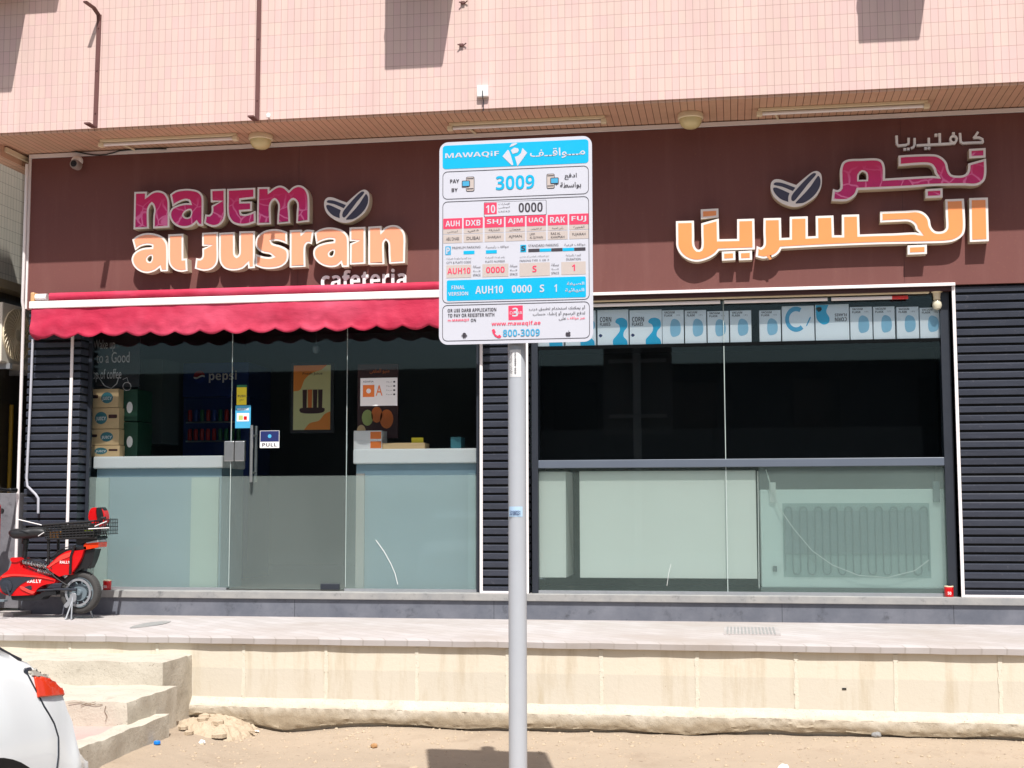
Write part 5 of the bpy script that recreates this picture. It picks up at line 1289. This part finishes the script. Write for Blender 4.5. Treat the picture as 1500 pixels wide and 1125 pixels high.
# framed poster on the door side wall
YPo = 12.0
t, x0, x1, z0, z1 = flat('poster', 426, 489, 531, 634, YPo, M['black'], 'framed orange and green poster of drinks in glasses, seen through the glass door', 'poster')
x0 += .03; x1 -= .035; z0 += .03; z1 -= .03; w, h = x1 - x0, z1 - z0
B(x0, x1, YPo - .003, YPo - .0005, z0, z1).build('print', M['poster_lime'], t)
def sh(pts, mat, y): MB().prism([tuple(p) for p in catmull([(x0 + a * w, z0 + b * h) + tuple(r) for a, b, *r in pts], .02)], YPo - y, YPo - y + .001).build('print', mat, t)
sh([(0, 1, 1), (.9, 1, 1), (.75, .93), (.5, .88), (.3, .78), (.18, .62), (0, .6, 1)], M['poster_orange'], .005); sh([(1, 0, 1), (.3, 0, 1), (.45, .1), (.7, .14), (.85, .24), (1, .28, 1)], M['poster_orange'], .005)
for i, c_ in enumerate(('maroon', 'orange', 'maroon', 'maroon')):
    sh([(.26 + i * .14, .3, 1), (.36 + i * .14, .3, 1), (.37 + i * .14, .62, 1), (.25 + i * .14, .62, 1)], M[c_], .007)
sh([(.2, .27), (.5, .25), (.82, .27), (.85, .33), (.5, .34), (.18, .33)], M['maroon'], .008)
tt = TX(); tt.put('Fresh Juice', x0 + w * .25, x0 + w * .78, z0 + h * .84, z0 + h * .89, YPo - .009); tt.build('lettering', M['maroon'], t)
t, x0, x1, z0, z1 = flat('menu_board', 524, 583, 534, 642, YG + .5, M['maroon'], 'dark brown menu poster standing behind the white card in the window right of the door', 'poster')
w, h = x1 - x0, z1 - z0; tt = TX(); tt.put(ar('منيو المقهى'), x0 + w * .3, x0 + w * .78, z1 - h * .13, z1 - h * .06, YG + .498); tt.build('lettering', M['orange'], t)
for cx2, cz2, r2, m_ in ((.25, .28, .05, 'lime'), (.72, .26, .06, 'orange'), (.48, .32, .05, 'orange'), (.1, .1, .04, 'card')):
    MB().prism([(x0 + w * cx2 + r2 * cos(t_), z0 + h * cz2 + r2 * 1.4 * sin(t_)) for t_ in [2 * pi * k / 16 for k in range(16)]], YG + .4975, YG + .4995).build('print', M[m_], t)
# papers stuck on the glass
YT = YG - .0062
def stick(name, px0, px1, py0, py1, mat, label, cat='sticker'):
    x0, z1 = qx(px0, py0, YT); x1, z0 = qx(px1, py1, YT)
    o = tag(B(x0, x1, YT - .0006, YT, z0, z1).build(name, mat), label, cat); return o, x0, x1, z0, z1
def pr(o, x0, x1, z0, z1, a, b, c, d, mat, y=.0012):
    B(x0 + (x1 - x0) * a, x0 + (x1 - x0) * b, YT - y, YT - y + .0004, z0 + (z1 - z0) * c, z0 + (z1 - z0) * d).build('print', mat, o)
def wr(o, x0, x1, z0, z1, s_, a, b, c, d, mat, bold=0):
    t = TX(); t.put(s_, x0 + (x1 - x0) * a, x0 + (x1 - x0) * b, z0 + (z1 - z0) * c, z0 + (z1 - z0) * d, YT - .0018, bold); t.build('lettering', mat, o)
r_ = stick('grade_card', 528, 582, 554, 594, M['paper'], 'white food grade card with an orange square and letter A on the glass', 'notice')
pr(*r_, .07, .38, .32, .75, M['orange']); 
o, x0, x1, z0, z1 = r_; MB().prism([(x0 + (x1 - x0) * .225 + .02 * cos(t_), z0 + (z1 - z0) * .535 + .02 * sin(t_)) for t_ in [2 * pi * k / 16 for k in range(16)]], YT - .0018, YT - .0014).build('print', M['paper'], o)
wr(*r_, 'A', .42, .6, .36, .74, M['orange']); wr(*r_, 'ADAFSA', .07, .36, .84, .9, M['ink'])
for k in range(4): wr(*r_, ar('درجة'), .7, .86, .82 - k * .15, .88 - k * .15, M['ink']); pr(*r_, .89, .94, .82 - k * .15, .88 - k * .15, M['ink'])
r_ = stick('push_sticker', 347, 361, 564, 593, M['yellow'], 'yellow push sticker on the edge of the glass door', 'sticker'); pr(*r_, 0, 1, .88, 1, M['can_green']); wr(*r_, 'PUSH', .12, .88, .38, .5, M['ink'], .02); wr(*r_, ar('ادفع'), .3, .7, .18, .3, M['ink'])
r_ = stick('blue_sticker', 345, 367, 594, 627, M['sky_print'], 'blue picture sticker on the glass door below the yellow one', 'sticker'); pr(*r_, .1, .9, .3, .66, M['paper']); pr(*r_, .22, .5, .36, .56, M['lime'], .0018); pr(*r_, .55, .76, .36, .52, M['red_paint'], .0018); wr(*r_, 'WELCOME', .12, .88, .78, .88, M['paper'], .02)
r_ = stick('pull_sticker', 381, 409, 631, 656, M['paper'], 'navy and white pull sticker on the glass door beside the handles', 'sticker'); pr(*r_, .02, .98, .36, .98, M['navy']); wr(*r_, 'PULL', .12, .88, .08, .28, M['ink'], .02)
o, x0, x1, z0, z1 = r_; MB().prism([(x0 + (x1 - x0) * .5 + .016 * cos(t_), z0 + (z1 - z0) * .68 + .016 * sin(t_)) for t_ in [2 * pi * k / 16 for k in range(16)]], YT - .0018, YT - .0014).build('print', M['sky_print'], o)
# things on the right counter
YJ = YK + .12
def small(name, px0, px1, py0, py1, mat, label, cat, dep=.18, Y=YJ):
    x0, z1 = qx(px0, py0, Y); x1, z0 = qx(px1, py1, Y); z0 = rzt + .002 if py1 > 652 else z0
    return tag(B(x0, x1, Y, Y + dep, z0, z1).build(name, mat, None, bevel=.003), label, cat), x0, x1, z0, z1
for y0, y1, lab in ((645, 658, 'white and orange paper box lying on the right counter'), (631, 644.6, 'white and orange paper box on top of the other one')):
    o, x0, x1, z0, z1 = small('paper_box', 518, 559, y0, y1, M['paper'], lab, 'box'); 
    B(x0 + (x1 - x0) * .6, x1 - .004, YJ - .0008, YJ - .0002, z0 + .01, z1 - .01).build('print', M['orange'], o)
o, *_ = small('flat_box', 560, 622, 649, 658, M['card'], 'flat brown cardboard tray on the right counter', 'tray'); 
x0, z1 = qx(602, 641, YJ); x1, z0 = qx(619, 649, YJ); tag(B(x0, x1, YJ + .02, YJ + .03, qx(600, 649, YJ)[1] + .003, z1).build('price_card', M['yellow']), 'yellow price card standing on the cardboard tray', 'card')
small('tissue_box', 660, 675, 640, 658, M['teal_box'], 'small teal box near the right end of the right counter', 'box')
# hanging bits seen under the awning
q = at(463, 512, YG + .6); g = MB(); g.tube([(q.x, q.y, 3.3), (q.x, q.y, q.z + .04)], .003, 5); g.lathe((q.x, q.y, q.z), [(.001, .04), (.03, .03), (.035, 0), (.02, -.03), (.001, -.035)], 'Z', 14)
tag(g.build('pendant_lamp', M['coil'], smooth=True), 'tiny pendant lamp hanging inside above the poster', 'lamp')

# ================================================================== RED ELECTRIC SCOOTER
YB0 = 10.32
sct = thing('electric_scooter', (-5.24, YB0, ZP), 'red electric scooter with black wire basket and saddle, on its stand against the left pier', 'scooter')
def bk(zx, zy):
    q = at(zx / 6.25, 730 + zy / 6.25, YB0); return (q.x, q.z)
def b3(zx, zy, dy=0):
    x, z = bk(zx, zy); return Vector((x, YB0 + dy, z))
def slab(pts, w, mat, name, dy=0, parent=sct, bevel=.008, step=.012):
    o = catmull([bk(p[0], p[1]) + tuple(p[2:]) for p in pts], step)
    return MB().prism([tuple(p) for p in o], YB0 + dy - w / 2, YB0 + dy + w / 2).build(name, mat, parent, bevel=bevel)
wc = b3(741, 833); RW = .172
wc.z = ZP + .05 + RW - .012
def wheel(c, parent):
    prof = []
    for k in range(17):
        a = pi * (k / 16) - pi / 2; prof.append((RW - .035 + .036 * cos(a) ** .8 if abs(cos(a)) > 1e-6 else RW - .035, .036 * sin(a)))
    prof = [(RW - .05, -.03)] + prof + [(RW - .05, .03), (RW - .05, -.03)]
    w = MB(); w.lathe(c, prof, 'Y', 56, False); w = w.build('tyre', M['rubber'], parent, smooth=True)
    g = MB()
    for k in range(56):
        a = 2 * pi * k / 56
        for s_ in (-1, 1): g.tube([c + Vector((r_ * cos(a + .04 * s_), y, r_ * sin(a + .04 * s_))) for r_, y in ((RW - .012, .03 * s_), (RW + .0008, .012 * s_))], .0022, 4)
    g.build('tread', M['black'], w)
    g = MB(); g.lathe(c, [(RW - .049, -.026), (RW - .047, .026), (RW - .058, .028), (RW - .062, .0), (RW - .058, -.028), (RW - .049, -.026)], 'Y', 48, False)
    for k in range(10):
        a = 2 * pi * k / 10; g.tube([c + Vector((.045 * cos(a), -.012, .045 * sin(a))), c + Vector(((RW - .06) * cos(a + .15), -.018, (RW - .06) * sin(a + .15)))], .0065, 6)
    g.build('rim', M['coil'], w, smooth=True)
    g = MB(); g.lathe(c, [(.062, -.022), (.066, -.028), (.066, .028), (.06, .03)], 'Y', 32); g.lathe(c, [(.022, -.05), (.026, -.044), (.026, .05)], 'Y', 18); g.build('hub_motor', M['coil'], w, smooth=True)
    g = MB()
    n = 36; o = [(.112, -.05), (.112, -.046), (.094, -.046), (.094, -.05)]
    g.lathe(c, o + [o[0]], 'Y', n, False); g.build('brake_disc', M['alu'], w)
    return w
wheel(wc, sct)
wf = Vector((wc.x - .98, YB0, wc.z)); wheel(wf, sct)
# lower body shroud
slab([(150,545,1),(225,550,1),(232,620),(290,655),(430,700),(550,742),(540,770,1),(440,790),(385,825),(350,880,1),(130,885),(60,862),(25,800),(25,745),(62,700),(118,655),(145,600)], .15, M['red_paint'], 'body_shroud', bevel=.016)
slab([(48,745),(100,722),(330,716),(432,712,1),(300,748),(215,800),(150,876,1),(95,868),(52,815)], .006, M['gasket'], 'body_recess', -.0775, bevel=0)
slab([(255,810,1),(330,795),(335,830,1),(300,838)], .006, M['gasket'], 'body_recess', -.0775, bevel=0)
slab([(228,798),(252,802),(330,840),(368,850,1),(345,868),(290,850),(240,824)], .01, pm('red_light', rgb(226, 70, 62), .3, .06), 'body_trim', -.079, bevel=.003)
slab([(60,705),(160,688),(300,696),(430,712),(540,745,1),(430,724),(300,712),(160,706),(70,722)], .012, pm('red_edge', rgb(232, 60, 54), .25, .05), 'body_trim', -.078, bevel=.004)
a = bk(292, 768); b = bk(422, 738); t = TX(); t.put('RALLY', a[0], b[0], a[1], b[1], YB0 - .0765, .02); t.build('lettering', M['paper'], sct)
slab([(142,548,1),(160,538),(225,545),(235,566,1),(200,580),(150,574)], .17, M['red_paint'], 'body_cap', bevel=.01)
# rear fairing
slab([(470,628,1),(520,580),(600,512),(700,478),(700,695,1),(640,698),(590,712,1),(525,672)], .17, M['red_paint'], 'rear_fairing', bevel=.018)
slab([(700,480,1),(812,468,1),(790,540),(745,620),(706,672,1)], .17, M['red_paint'], 'rear_fairing', bevel=.014)
slab([(480,625,1),(530,586),(605,520),(700,486,1),(700,520),(610,560),(540,600),(500,628)], .008, pm('red_sheen', rgb(238, 72, 62), .25, .05), 'fairing_sheen', -.086, bevel=.003)  # lighter red strip, a sheen painted along the fairing's upper edge
a = bk(598, 592); b = bk(690, 568); t = TX(); t.put('RALLY', a[0], b[0], a[1], b[1], YB0 - .0905, .02); t.build('lettering', M['paper'], sct)
slab([(500,545,1),(590,480),(700,452),(830,432,1),(835,468,1),(700,476),(595,508),(520,566)], .15, M['black'], 'seat_base', bevel=.01)
slab([(815,470,1),(900,462,1),(870,560),(835,640,1),(790,640),(700,690,1),(708,672),(750,620)], .11, M['black'], 'mudguard', bevel=.01)
g = MB(); g.tube([b3(850, 640, -.05), b3(880, 520, -.05)], .008, 8); g.build('mudguard_stay', M['black'], sct)
slab([(806,425,1),(830,405),(942,400,1),(938,445,1),(850,462),(810,468,1)], .15, M['lens_red'], 'tail_light', bevel=.008)
slab([(830,402,1),(938,378,1),(942,398,1),(835,410,1)], .16, M['alu'], 'tail_trim', bevel=.003)
# saddle
sd = MB()
def sad(u, v):
    zx = 95 + 375 * u; top = 268 + 14 * sin(u * 7) * .6 + 20 * max(0, .12 - u) / .12 + 18 * max(0, u - .85) / .15
    bot = 372 - 26 * max(0, u - .45) / .55 - 40 * max(0, .15 - u) / .15
    w = .10 * math.sqrt(max(0.02, 1 - (2 * (u - .33)) ** 2)) if u < .6 else .085 - .05 * (u - .6)
    a = 2 * pi * v; cx, cz = bk(zx, (top + bot) / 2); hz = abs(bk(zx, top)[1] - bk(zx, bot)[1]) / 2
    e = math.sqrt(max(0.0, 1 - ((u - .5) / .5) ** 8))
    return (cx, YB0 + w * cos(a) * e, cz + hz * (abs(sin(a)) ** .7 * (1 if sin(a) > 0 else -1)) * e)
sd.grid(sad, 40, 24); sd.build('saddle', pm('saddle_vinyl', rgb(30, 30, 32), .5, .15, 30, bump=.1), sct, smooth=True)
g = MB(); g.tube([b3(240, 372), b3(222, 560)], .02, 12); g.tube([b3(235, 378), b3(228, 420)], .028, 12); g.build('seat_post', M['black'], sct, smooth=True)
# frame, shock absorbers, swing arm
g = MB()
g.tube([b3(225, 590), b3(400, 640), b3(520, 700), b3(640, 790)], .016, 10); g.tube([b3(490, 360, -.08), b3(488, 600, -.08)], .012, 8); g.tube([b3(490, 360, .08), b3(488, 600, .08)], .012, 8)
g.tube([b3(735, 425, -.09), b3(700, 520, -.09), b3(690, 690, -.09)], .011, 8); g.tube([b3(735, 425, .09), b3(690, 690, .09)], .011, 8)
g.tube([b3(480, 368, -.09), b3(935, 358, -.09)], .009, 8); g.tube([b3(480, 368, .09), b3(935, 358, .09)], .009, 8)
for zx in (500, 610, 720, 830, 930): g.tube([b3(zx, 366, -.09), b3(zx, 366, .09)], .007, 6)
g.tube([b3(30, 760), b3(-150, 800), b3(-420, 700), b3(-560, 480)], .03, 12)
g.build('frame', M['black'], sct, smooth=True)
for (p, q, dy) in (((240, 580), (455, 622), -.05), ((395, 575), (470, 600), .05), ((375, 660), (510, 692), -.04)):
    A, Bq = b3(*p, dy), b3(*q, dy); n = 60; g = MB(); d = (Bq - A); ax_ = d.normalized(); s1_ = ax_.cross(Vector((0, 1, 0))).normalized(); s2_ = ax_.cross(s1_)
    g.tube([A + d * (k / n) + (s1_ * cos(k * .85) + s2_ * sin(k * .85)) * .016 for k in range(n + 1)], .004, 5); g.tube([A, Bq], .007, 8); g.build('shock_absorber', M['steel'] if dy < 0 else M['alu'], sct, smooth=True)
g = MB(); g.tube([b3(370, 840, -.06), b3(560, 828, -.06), b3(735, 832, -.06)], [.009, .009, .012], 10); g.tube([b3(370, 840, .06), b3(735, 832, .06)], .014, 10); g.build('swing_arm', M['gasket'], sct, smooth=True)
slab([(135,888,1),(380,882),(430,850),(545,846,1),(545,880,1),(440,892),(400,928),(150,926)], .12, M['black'], 'battery_tray', bevel=.012)
slab([(735,366,1),(930,358,1),(935,398,1),(835,404),(740,425,1)], .14, M['black'], 'rack_box', bevel=.006)
g = MB(); g.tube([b3(240, 565, -.06), b3(330, 560, -.07), b3(420, 590, -.08), b3(470, 640, -.088), b3(560, 730, -.07), b3(660, 800, -.06)], .005, 6); g.tube([b3(230, 560, -.03), b3(360, 545, -.03), b3(485, 580, -.08), b3(520, 640, -.088)], .004, 6)
g.tube([b3(735, 430, -.1), b3(640, 450, -.1), b3(500, 520, -.09), b3(470, 600, -.09)], .004, 6); g.build('wiring', M['black'], sct, smooth=True)
# crank and pedals
g = MB(); c = b3(110, 800, -.082); g.lathe(c, [(.05, 0), (.05, -.008), (.03, -.012)], 'Y', 24); g.tube([c + Vector((0, -.012, 0)), b3(150, 885, -.1)], .008, 8); g.build('crank', M['gasket'], sct)
g = MB(); q = b3(95, 925, -.13); g.box(q.x - .035, q.x + .035, q.y - .03, q.y + .03, q.z - .01, q.z + .008); g.build('pedal', M['coil'], sct, bevel=.003)
# stand
g = MB(); gz = ZP + .003
def gnd(zx, dy): v = b3(zx, 1000, dy); v.z = gz; return v
g.tube([b3(700, 860, -.07), b3(706, 930, -.08), gnd(680, -.14)], .007, 8); g.tube([b3(706, 930, -.08), gnd(742, -.16)], .006, 8); g.tube([b3(760, 930, .06), gnd(808, .08)], .007, 8); g.tube([gnd(680, -.14), gnd(700, .1)], .006, 6)
g.build('stand', M['alu'], sct, smooth=True)
slab([(700,860,1),(735,865),(735,930),(690,960),(650,998),(628,975),(660,935)], .012, M['alu'], 'stand_plate', -.075, bevel=.003)
# basket of black wire on the rack
g = MB(); bx = [(470, 240), (935, 205), (915, 350), (480, 368)]
def bpt(u, v, dy):
    tp = Vector(bk(*bx[0])).lerp(Vector(bk(*bx[1])), u); bt = Vector(bk(*bx[3])).lerp(Vector(bk(*bx[2])), u); p = bt.lerp(tp, v); return Vector((p.x, YB0 + dy * (.85 + .15 * v), p.y))
for dy in (-.13, .13):
    for k in range(15): g.tube([bpt(k / 14, 0, dy), bpt(k / 14, 1, dy)], .0042, 5)
    for k in range(7): g.tube([bpt(0, k / 6, dy), bpt(1, k / 6, dy)], .0042 if k < 6 else .008, 5)
for u in (0, 1):
    for k in range(8): y = -.13 + .26 * k / 7; g.tube([bpt(u, 0, y), bpt(u, 1, y)], .0028, 5)
    for k in range(7): g.tube([bpt(u, k / 6, -.13), bpt(u, k / 6, .13)], .0042 if k < 6 else .008, 5)
for k in range(10): g.tube([bpt(k / 9, 0, -.13), bpt(k / 9, 0, .13)], .003, 5)
g.build('basket', M['black'], sct)
# what lies in the basket
def in_basket(u0, u1, v0, v1, dy0, dy1, mat, name, label):
    a = bpt(u0, v0, 0); b = bpt(u1, v1, 0); return tag(B(a.x, b.x, YB0 + dy0, YB0 + dy1, a.z, b.z).build(name, mat, None, bevel=.008), label, 'parcel')
in_basket(.06, .27, .06, .5, -.10, .02, pm('parcel_tan', rgb(196, 140, 74), .7, .4, 40), 'parcel', 'small tan parcel inside the wire basket of the scooter')
in_basket(.3, .86, .06, .78, -.10, .1, pm('crate_black', rgb(38, 36, 34), .6, .4, 30), 'crate', 'dark plastic crate inside the wire basket of the scooter')
g = MB(); q = bpt(.84, .42, -.09); g.lathe(q, [(.001, -.012), (.03, -.01), (.036, .004), (.001, .012)], 'Z', 14); tag(g.build('cloth', pm('cloth_green', rgb(130, 150, 40), .7, .3, 20), smooth=True), 'lime green rag poking out of the wire basket', 'rag')
# second small basket / rack end and backrest
g = MB()
for k in range(6): g.tube([b3(945 + k * 16, 180 + k * 2, -.1), b3(945 + k * 15, 335 - k * 2, -.1)], .003, 5)
for k in range(5): g.tube([b3(940, 190 + k * 36, -.1), b3(1028, 192 + k * 33, -.1)], .003, 5)
for k in range(5): g.tube([b3(1028, 192 + k * 33, -.1), b3(1028, 192 + k * 33, .1)], .003, 5)
for k in range(6): g.tube([b3(945 + k * 16, 180 + k * 2, .1), b3(945 + k * 15, 335 - k * 2, .1)], .003, 5)
g.tube([b3(980, 178, -.1), b3(1018, 178, -.1)], .012, 6); g.build('rear_basket', M['black'], sct)
slab([(832,180),(845,108),(870,86),(905,84,1),(900,140),(915,210),(955,240,1),(940,258),(900,244),(855,222)], .09, M['red_paint'], 'backrest', bevel=.02)
slab([(903,86,1),(950,84),(972,130),(978,190),(950,232,1),(918,206),(902,140)], .075, M['black'], 'backrest_pad', bevel=.012)
slab([(950,92,1),(966,110),(980,165),(976,212),(948,250,1),(958,215),(968,180),(962,130)], .085, M['red_paint'], 'backrest_edge', bevel=.004)
g = MB()
g.tube([b3(248, 190, -.15), b3(466, 242, -.15)], .0045, 6); g.tube([b3(430, 342, -.14), b3(482, 308, -.14)], .0035, 6); g.tube([b3(890, 277, -.15), b3(1076, 267, -.15)], .0045, 6); g.tube([b3(940, 254, -.14), b3(1040, 208, -.12)], .004, 6)
g.build('rod', M['white_paint'], sct)
# front of the scooter (outside the picture): fork, leg shield, handlebar
def rel(dx, z, dy=0): return Vector((wf.x + dx, YB0 + dy, z))
g = MB()
for dy in (-.06, .06): g.tube([rel(0, wf.z, dy), rel(.10, wf.z + .38, dy)], .016, 10)
g.tube([rel(.10, wf.z + .36), rel(.22, wf.z + .82)], .022, 10); g.tube([rel(.22, wf.z + .82, -.3), rel(.20, wf.z + .84, 0), rel(.22, wf.z + .82, .3)], .013, 10); g.build('fork', M['black'], sct, smooth=True)
B(wf.x + .12, wf.x + .2, YB0 - .13, YB0 + .13, wf.z + .3, wf.z + .72).build('leg_shield', M['red_paint'], sct, bevel=.03)
for dy in (-.25, .25): B(wf.x + .2, wf.x + .235, YB0 + dy - .06, YB0 + dy + .06, wf.z + .815, wf.z + .845).build('grip', M['black'], sct, bevel=.01)

# ================================================================== WHITE PARKED CAR (rear corner in view)
car = thing('parked_car', (-2.29, 4.76, 0), 'white parked car, its rear left corner with an orange red tail light in view', 'car')
CX0, CY1, CWID = -2.29, 4.76, 1.72
def lerp_tab(tab, x):
    if x <= tab[0][0]: return tab[0][1]
    for (a, va), (b, vb) in zip(tab, tab[1:]):
        if x <= b:
            t = (x - a) / (b - a); t = t * t * (3 - 2 * t) if True else t; return va + (vb - va) * t
    return tab[-1][1]
T_TOP = [(0, .64), (.05, .69), (.11, .73), (.15, .88), (.185, .97), (.24, 1.0), (.32, 1.045), (.46, 1.10), (.8, 1.12), (2.9, 1.02), (3.4, .98), (3.9, .9), (4.2, .75), (4.3, .6)]
T_W = [(0, .72), (.05, .79), (.14, .825), (.3, .845), (.55, .858), (1.2, .862), (3.4, .86), (3.9, .83), (4.2, .74), (4.3, .6)]
T_BOT = [(0, .30), (.15, .24), (.6, .2), (3.6, .2), (4.2, .24), (4.3, .3)]
def body(u, t):
    # u metres from the rear end, t 0 (sill) .. 1 (left shoulder edge) .. then across the top to the middle (2)
    top, w, bot = lerp_tab(T_TOP, u), lerp_tab(T_W, u), lerp_tab(T_BOT, u)
    if t <= 1:
        z = bot + (top - .05 - bot) * t
        k = (z - .62) / .5
        tumble = .11 * max(0, k) ** 2 + .05 * max(0, (.42 - z) / .25) ** 2
        bulge = .03 * math.exp(-((z - .60) / .09) ** 2) * smooth(.30, .0, u)
        x = w - tumble - .025 * (1 if t > .97 else 0) + bulge
        yo = -.055 * smooth(.12, 0, u) * math.exp(-((z - .60) / .10) ** 2) * 0
    else:
        s_ = t - 1; x = (w - .06) * (1 - s_); z = top - .05 + .05 * math.sin(min(1, s_ * 3) * pi / 2) + .015 * s_
        yo = 0
    return Vector((CX0 - CWID / 2 + x, CY1 - u + yo, z))
us = [0, .01, .02, .03, .04, .05, .06, .08, .1, .11, .12, .13, .14, .15, .16, .17, .18, .2, .22, .24, .26, .28, .3, .35, .4, .45, .5, .6, .7, .85, 1.0, 1.3, 1.7, 2.1, 2.5, 2.9, 3.2, 3.5, 3.8, 4.0, 4.15, 4.25, 4.3]
ts = [0, .1, .2, .3, .4, .5, .55, .6, .65, .7, .75, .8, .85, .9, .95, .98, 1.0, 1.05, 1.1, 1.2, 1.35, 1.6, 2.0]
g = MB(); nt_ = len(ts)
cxm = CX0 - CWID / 2
for sgn in (1, -1):
    vs = [body(u, t) for u in us for t in ts]
    if sgn < 0: vs = [Vector((2 * cxm - v.x, v.y, v.z)) for v in vs]
    g.add(vs, [(i * nt_ + j, (i + 1) * nt_ + j, (i + 1) * nt_ + j + 1, i * nt_ + j + 1) for i in range(len(us) - 1) for j in range(nt_ - 1)])
# close the rear and the nose
for u in (0, 4.3):
    L = [body(u, t) for t in ts]; Rr = [Vector((2 * cxm - v.x, v.y, v.z)) for v in L]
    g.add(L + Rr, [(j, j + 1, nt_ + j + 1, nt_ + j) for j in range(nt_ - 1)])
g.build('body', M['car_white'], car, smooth=True)
# cabin
def cabin(y0, y1, w0, w1, z0, z1, ins):
    pass
secs = [(.62, 1.06, .70), (1.0, 1.36, .62), (1.5, 1.45, .60), (2.3, 1.44, .60), (2.75, 1.30, .63), (3.25, 1.0, .70)]
g = MB()
vs = []
for u, z, w in secs: vs += [(cxm - w - .06 * (1.45 - z) - .08, CY1 - u, 1.0), (cxm - w, CY1 - u, z), (cxm + w, CY1 - u, z), (cxm + w + .06 * (1.45 - z) + .08, CY1 - u, 1.0)]
n = len(secs)
g.add(vs, [(i * 4 + j, (i + 1) * 4 + j, (i + 1) * 4 + j + 1, i * 4 + j + 1) for i in range(n - 1) for j in range(3)])
g.build('cabin_glass', M['car_glass'], car, bevel=.02)
g = MB(); vs = []
for u, z, w in secs[1:5]: vs += [(cxm - w - .01, CY1 - u, z + .004), (cxm - w * .6, CY1 - u, z + .03), (cxm + w * .6, CY1 - u, z + .03), (cxm + w + .01, CY1 - u, z + .004)]
g.add(vs, [(i * 4 + j, (i + 1) * 4 + j, (i + 1) * 4 + j + 1, i * 4 + j + 1) for i in range(3) for j in range(3)]); g.build('roof', M['car_white'], car, smooth=True)
def tz(u, z):
    top, bot = lerp_tab(T_TOP, u), lerp_tab(T_BOT, u); return max(0, min(1, (z - bot) / (top - .05 - bot)))
def out(u, t, d):
    p = body(u, t); a = body(u + .01, t) - body(max(u - .01, 0), t); b = body(u, min(t + .02, 1)) - body(u, max(t - .02, 0)); nn = a.cross(b).normalized()
    if nn.x < 0: nn = -nn
    return p + nn * d
# panel gap between the rear wing and bumper / lamp, and the boot lid gap
def seam(pts, r=.0055, name='panel_gap'):
    sm = []
    for (a, b) in zip(pts, pts[1:]): sm += [(a[0] + (b[0] - a[0]) * k / 6, a[1] + (b[1] - a[1]) * k / 6) for k in range(6)]
    g = MB(); g.tube([out(u, tz(u, z), .0) for u, z in sm], .0036, 6); g.build(name, M['gasket'], car)
seam([(.36, .98), (.335, .925), (.30, .855), (.255, .79), (.235, .74), (.24, .68), (.26, .60), (.29, .52)])
g = MB(); g.tube([body(u, 1.06) + Vector((.0, 0, .004)) for u in (.33, .38, .45, .52, .6, .7)], .006, 6); g.build('boot_gap', M['gasket'], car)
g = MB(); g.tube([out(u, tz(u, .98), .002) for u in (.362, .335, .31)], .008, 6); g.build('lamp_gap', M['gasket'], car)
# tail lamp wrapped round the corner
def lamp(u0, u1, z00, z01, z10, z11, d, mat, name):
    g = MB()
    def fn(a, b):
        u = u0 + (u1 - u0) * a; za = z00 + (z10 - z00) * a; zb2 = z01 + (z11 - z01) * a; z = za + (zb2 - za) * b
        return out(u, tz(u, z), d)
    g.grid(fn, 36, 14); o = g.build(name, mat, car, smooth=True); so = o.modifiers.new('depth', 'SOLIDIFY'); so.thickness = .012; so.offset = -1; return o
lamp(.335, .165, .96, .98, .925, .955, .006, M['lens_clear'], 'lamp_housing')
lamp(.328, .16, .888, .957, .875, .92, .008, M['lens_red'], 'tail_light')
# wheels and dark arches on the left side
for uc in (.62, 3.3):
    for sd_ in (1, -1):
        xs_ = CX0 + .0 if sd_ > 0 else CX0 - CWID
        g = MB(); n = 28; rim_ = [(uc + .40 * cos(a), .33 + .40 * sin(a)) for a in [pi * k / n for k in range(n + 1)]]
        def px_(u, z):
            v = out(u, tz(u, z), .004); return v if sd_ > 0 else Vector((2 * cxm - v.x, v.y, v.z))
        g.add([px_(u, max(z, .21)) for u, z in rim_] + [px_(uc + .40 * (1 - 2 * k / n), .21) for k in range(n + 1)], [(k, k + 1, n + 1 + k + 1, n + 1 + k) for k in range(n)])
        g.build('wheel_arch', M['dark'], car)
        c = Vector((xs_ - sd_ * .09, CY1 - uc, .315))
        g = MB(); g.lathe(c, [(.20, -.1), (.30, -.1), (.315, -.06), (.315, .06), (.30, .1), (.20, .1)], 'X', 40); wv = g.build('wheel', M['rubber'], car, smooth=True)
        g = MB(); g.lathe(c, [(.205, .09 * sd_), (.19, .06 * sd_), (.05, .085 * sd_), (.01, .09 * sd_)], 'X', 30)
        for k in range(5):
            a = 2 * pi * k / 5; g.tube([c + Vector((.095 * sd_, .04 * cos(a), .04 * sin(a))), c + Vector((.1 * sd_, .195 * cos(a), .195 * sin(a)))], .02, 6)
        g.build('rim', M['alu'], wv, smooth=True)
car.rotation_euler = (0, 0, R(-12))
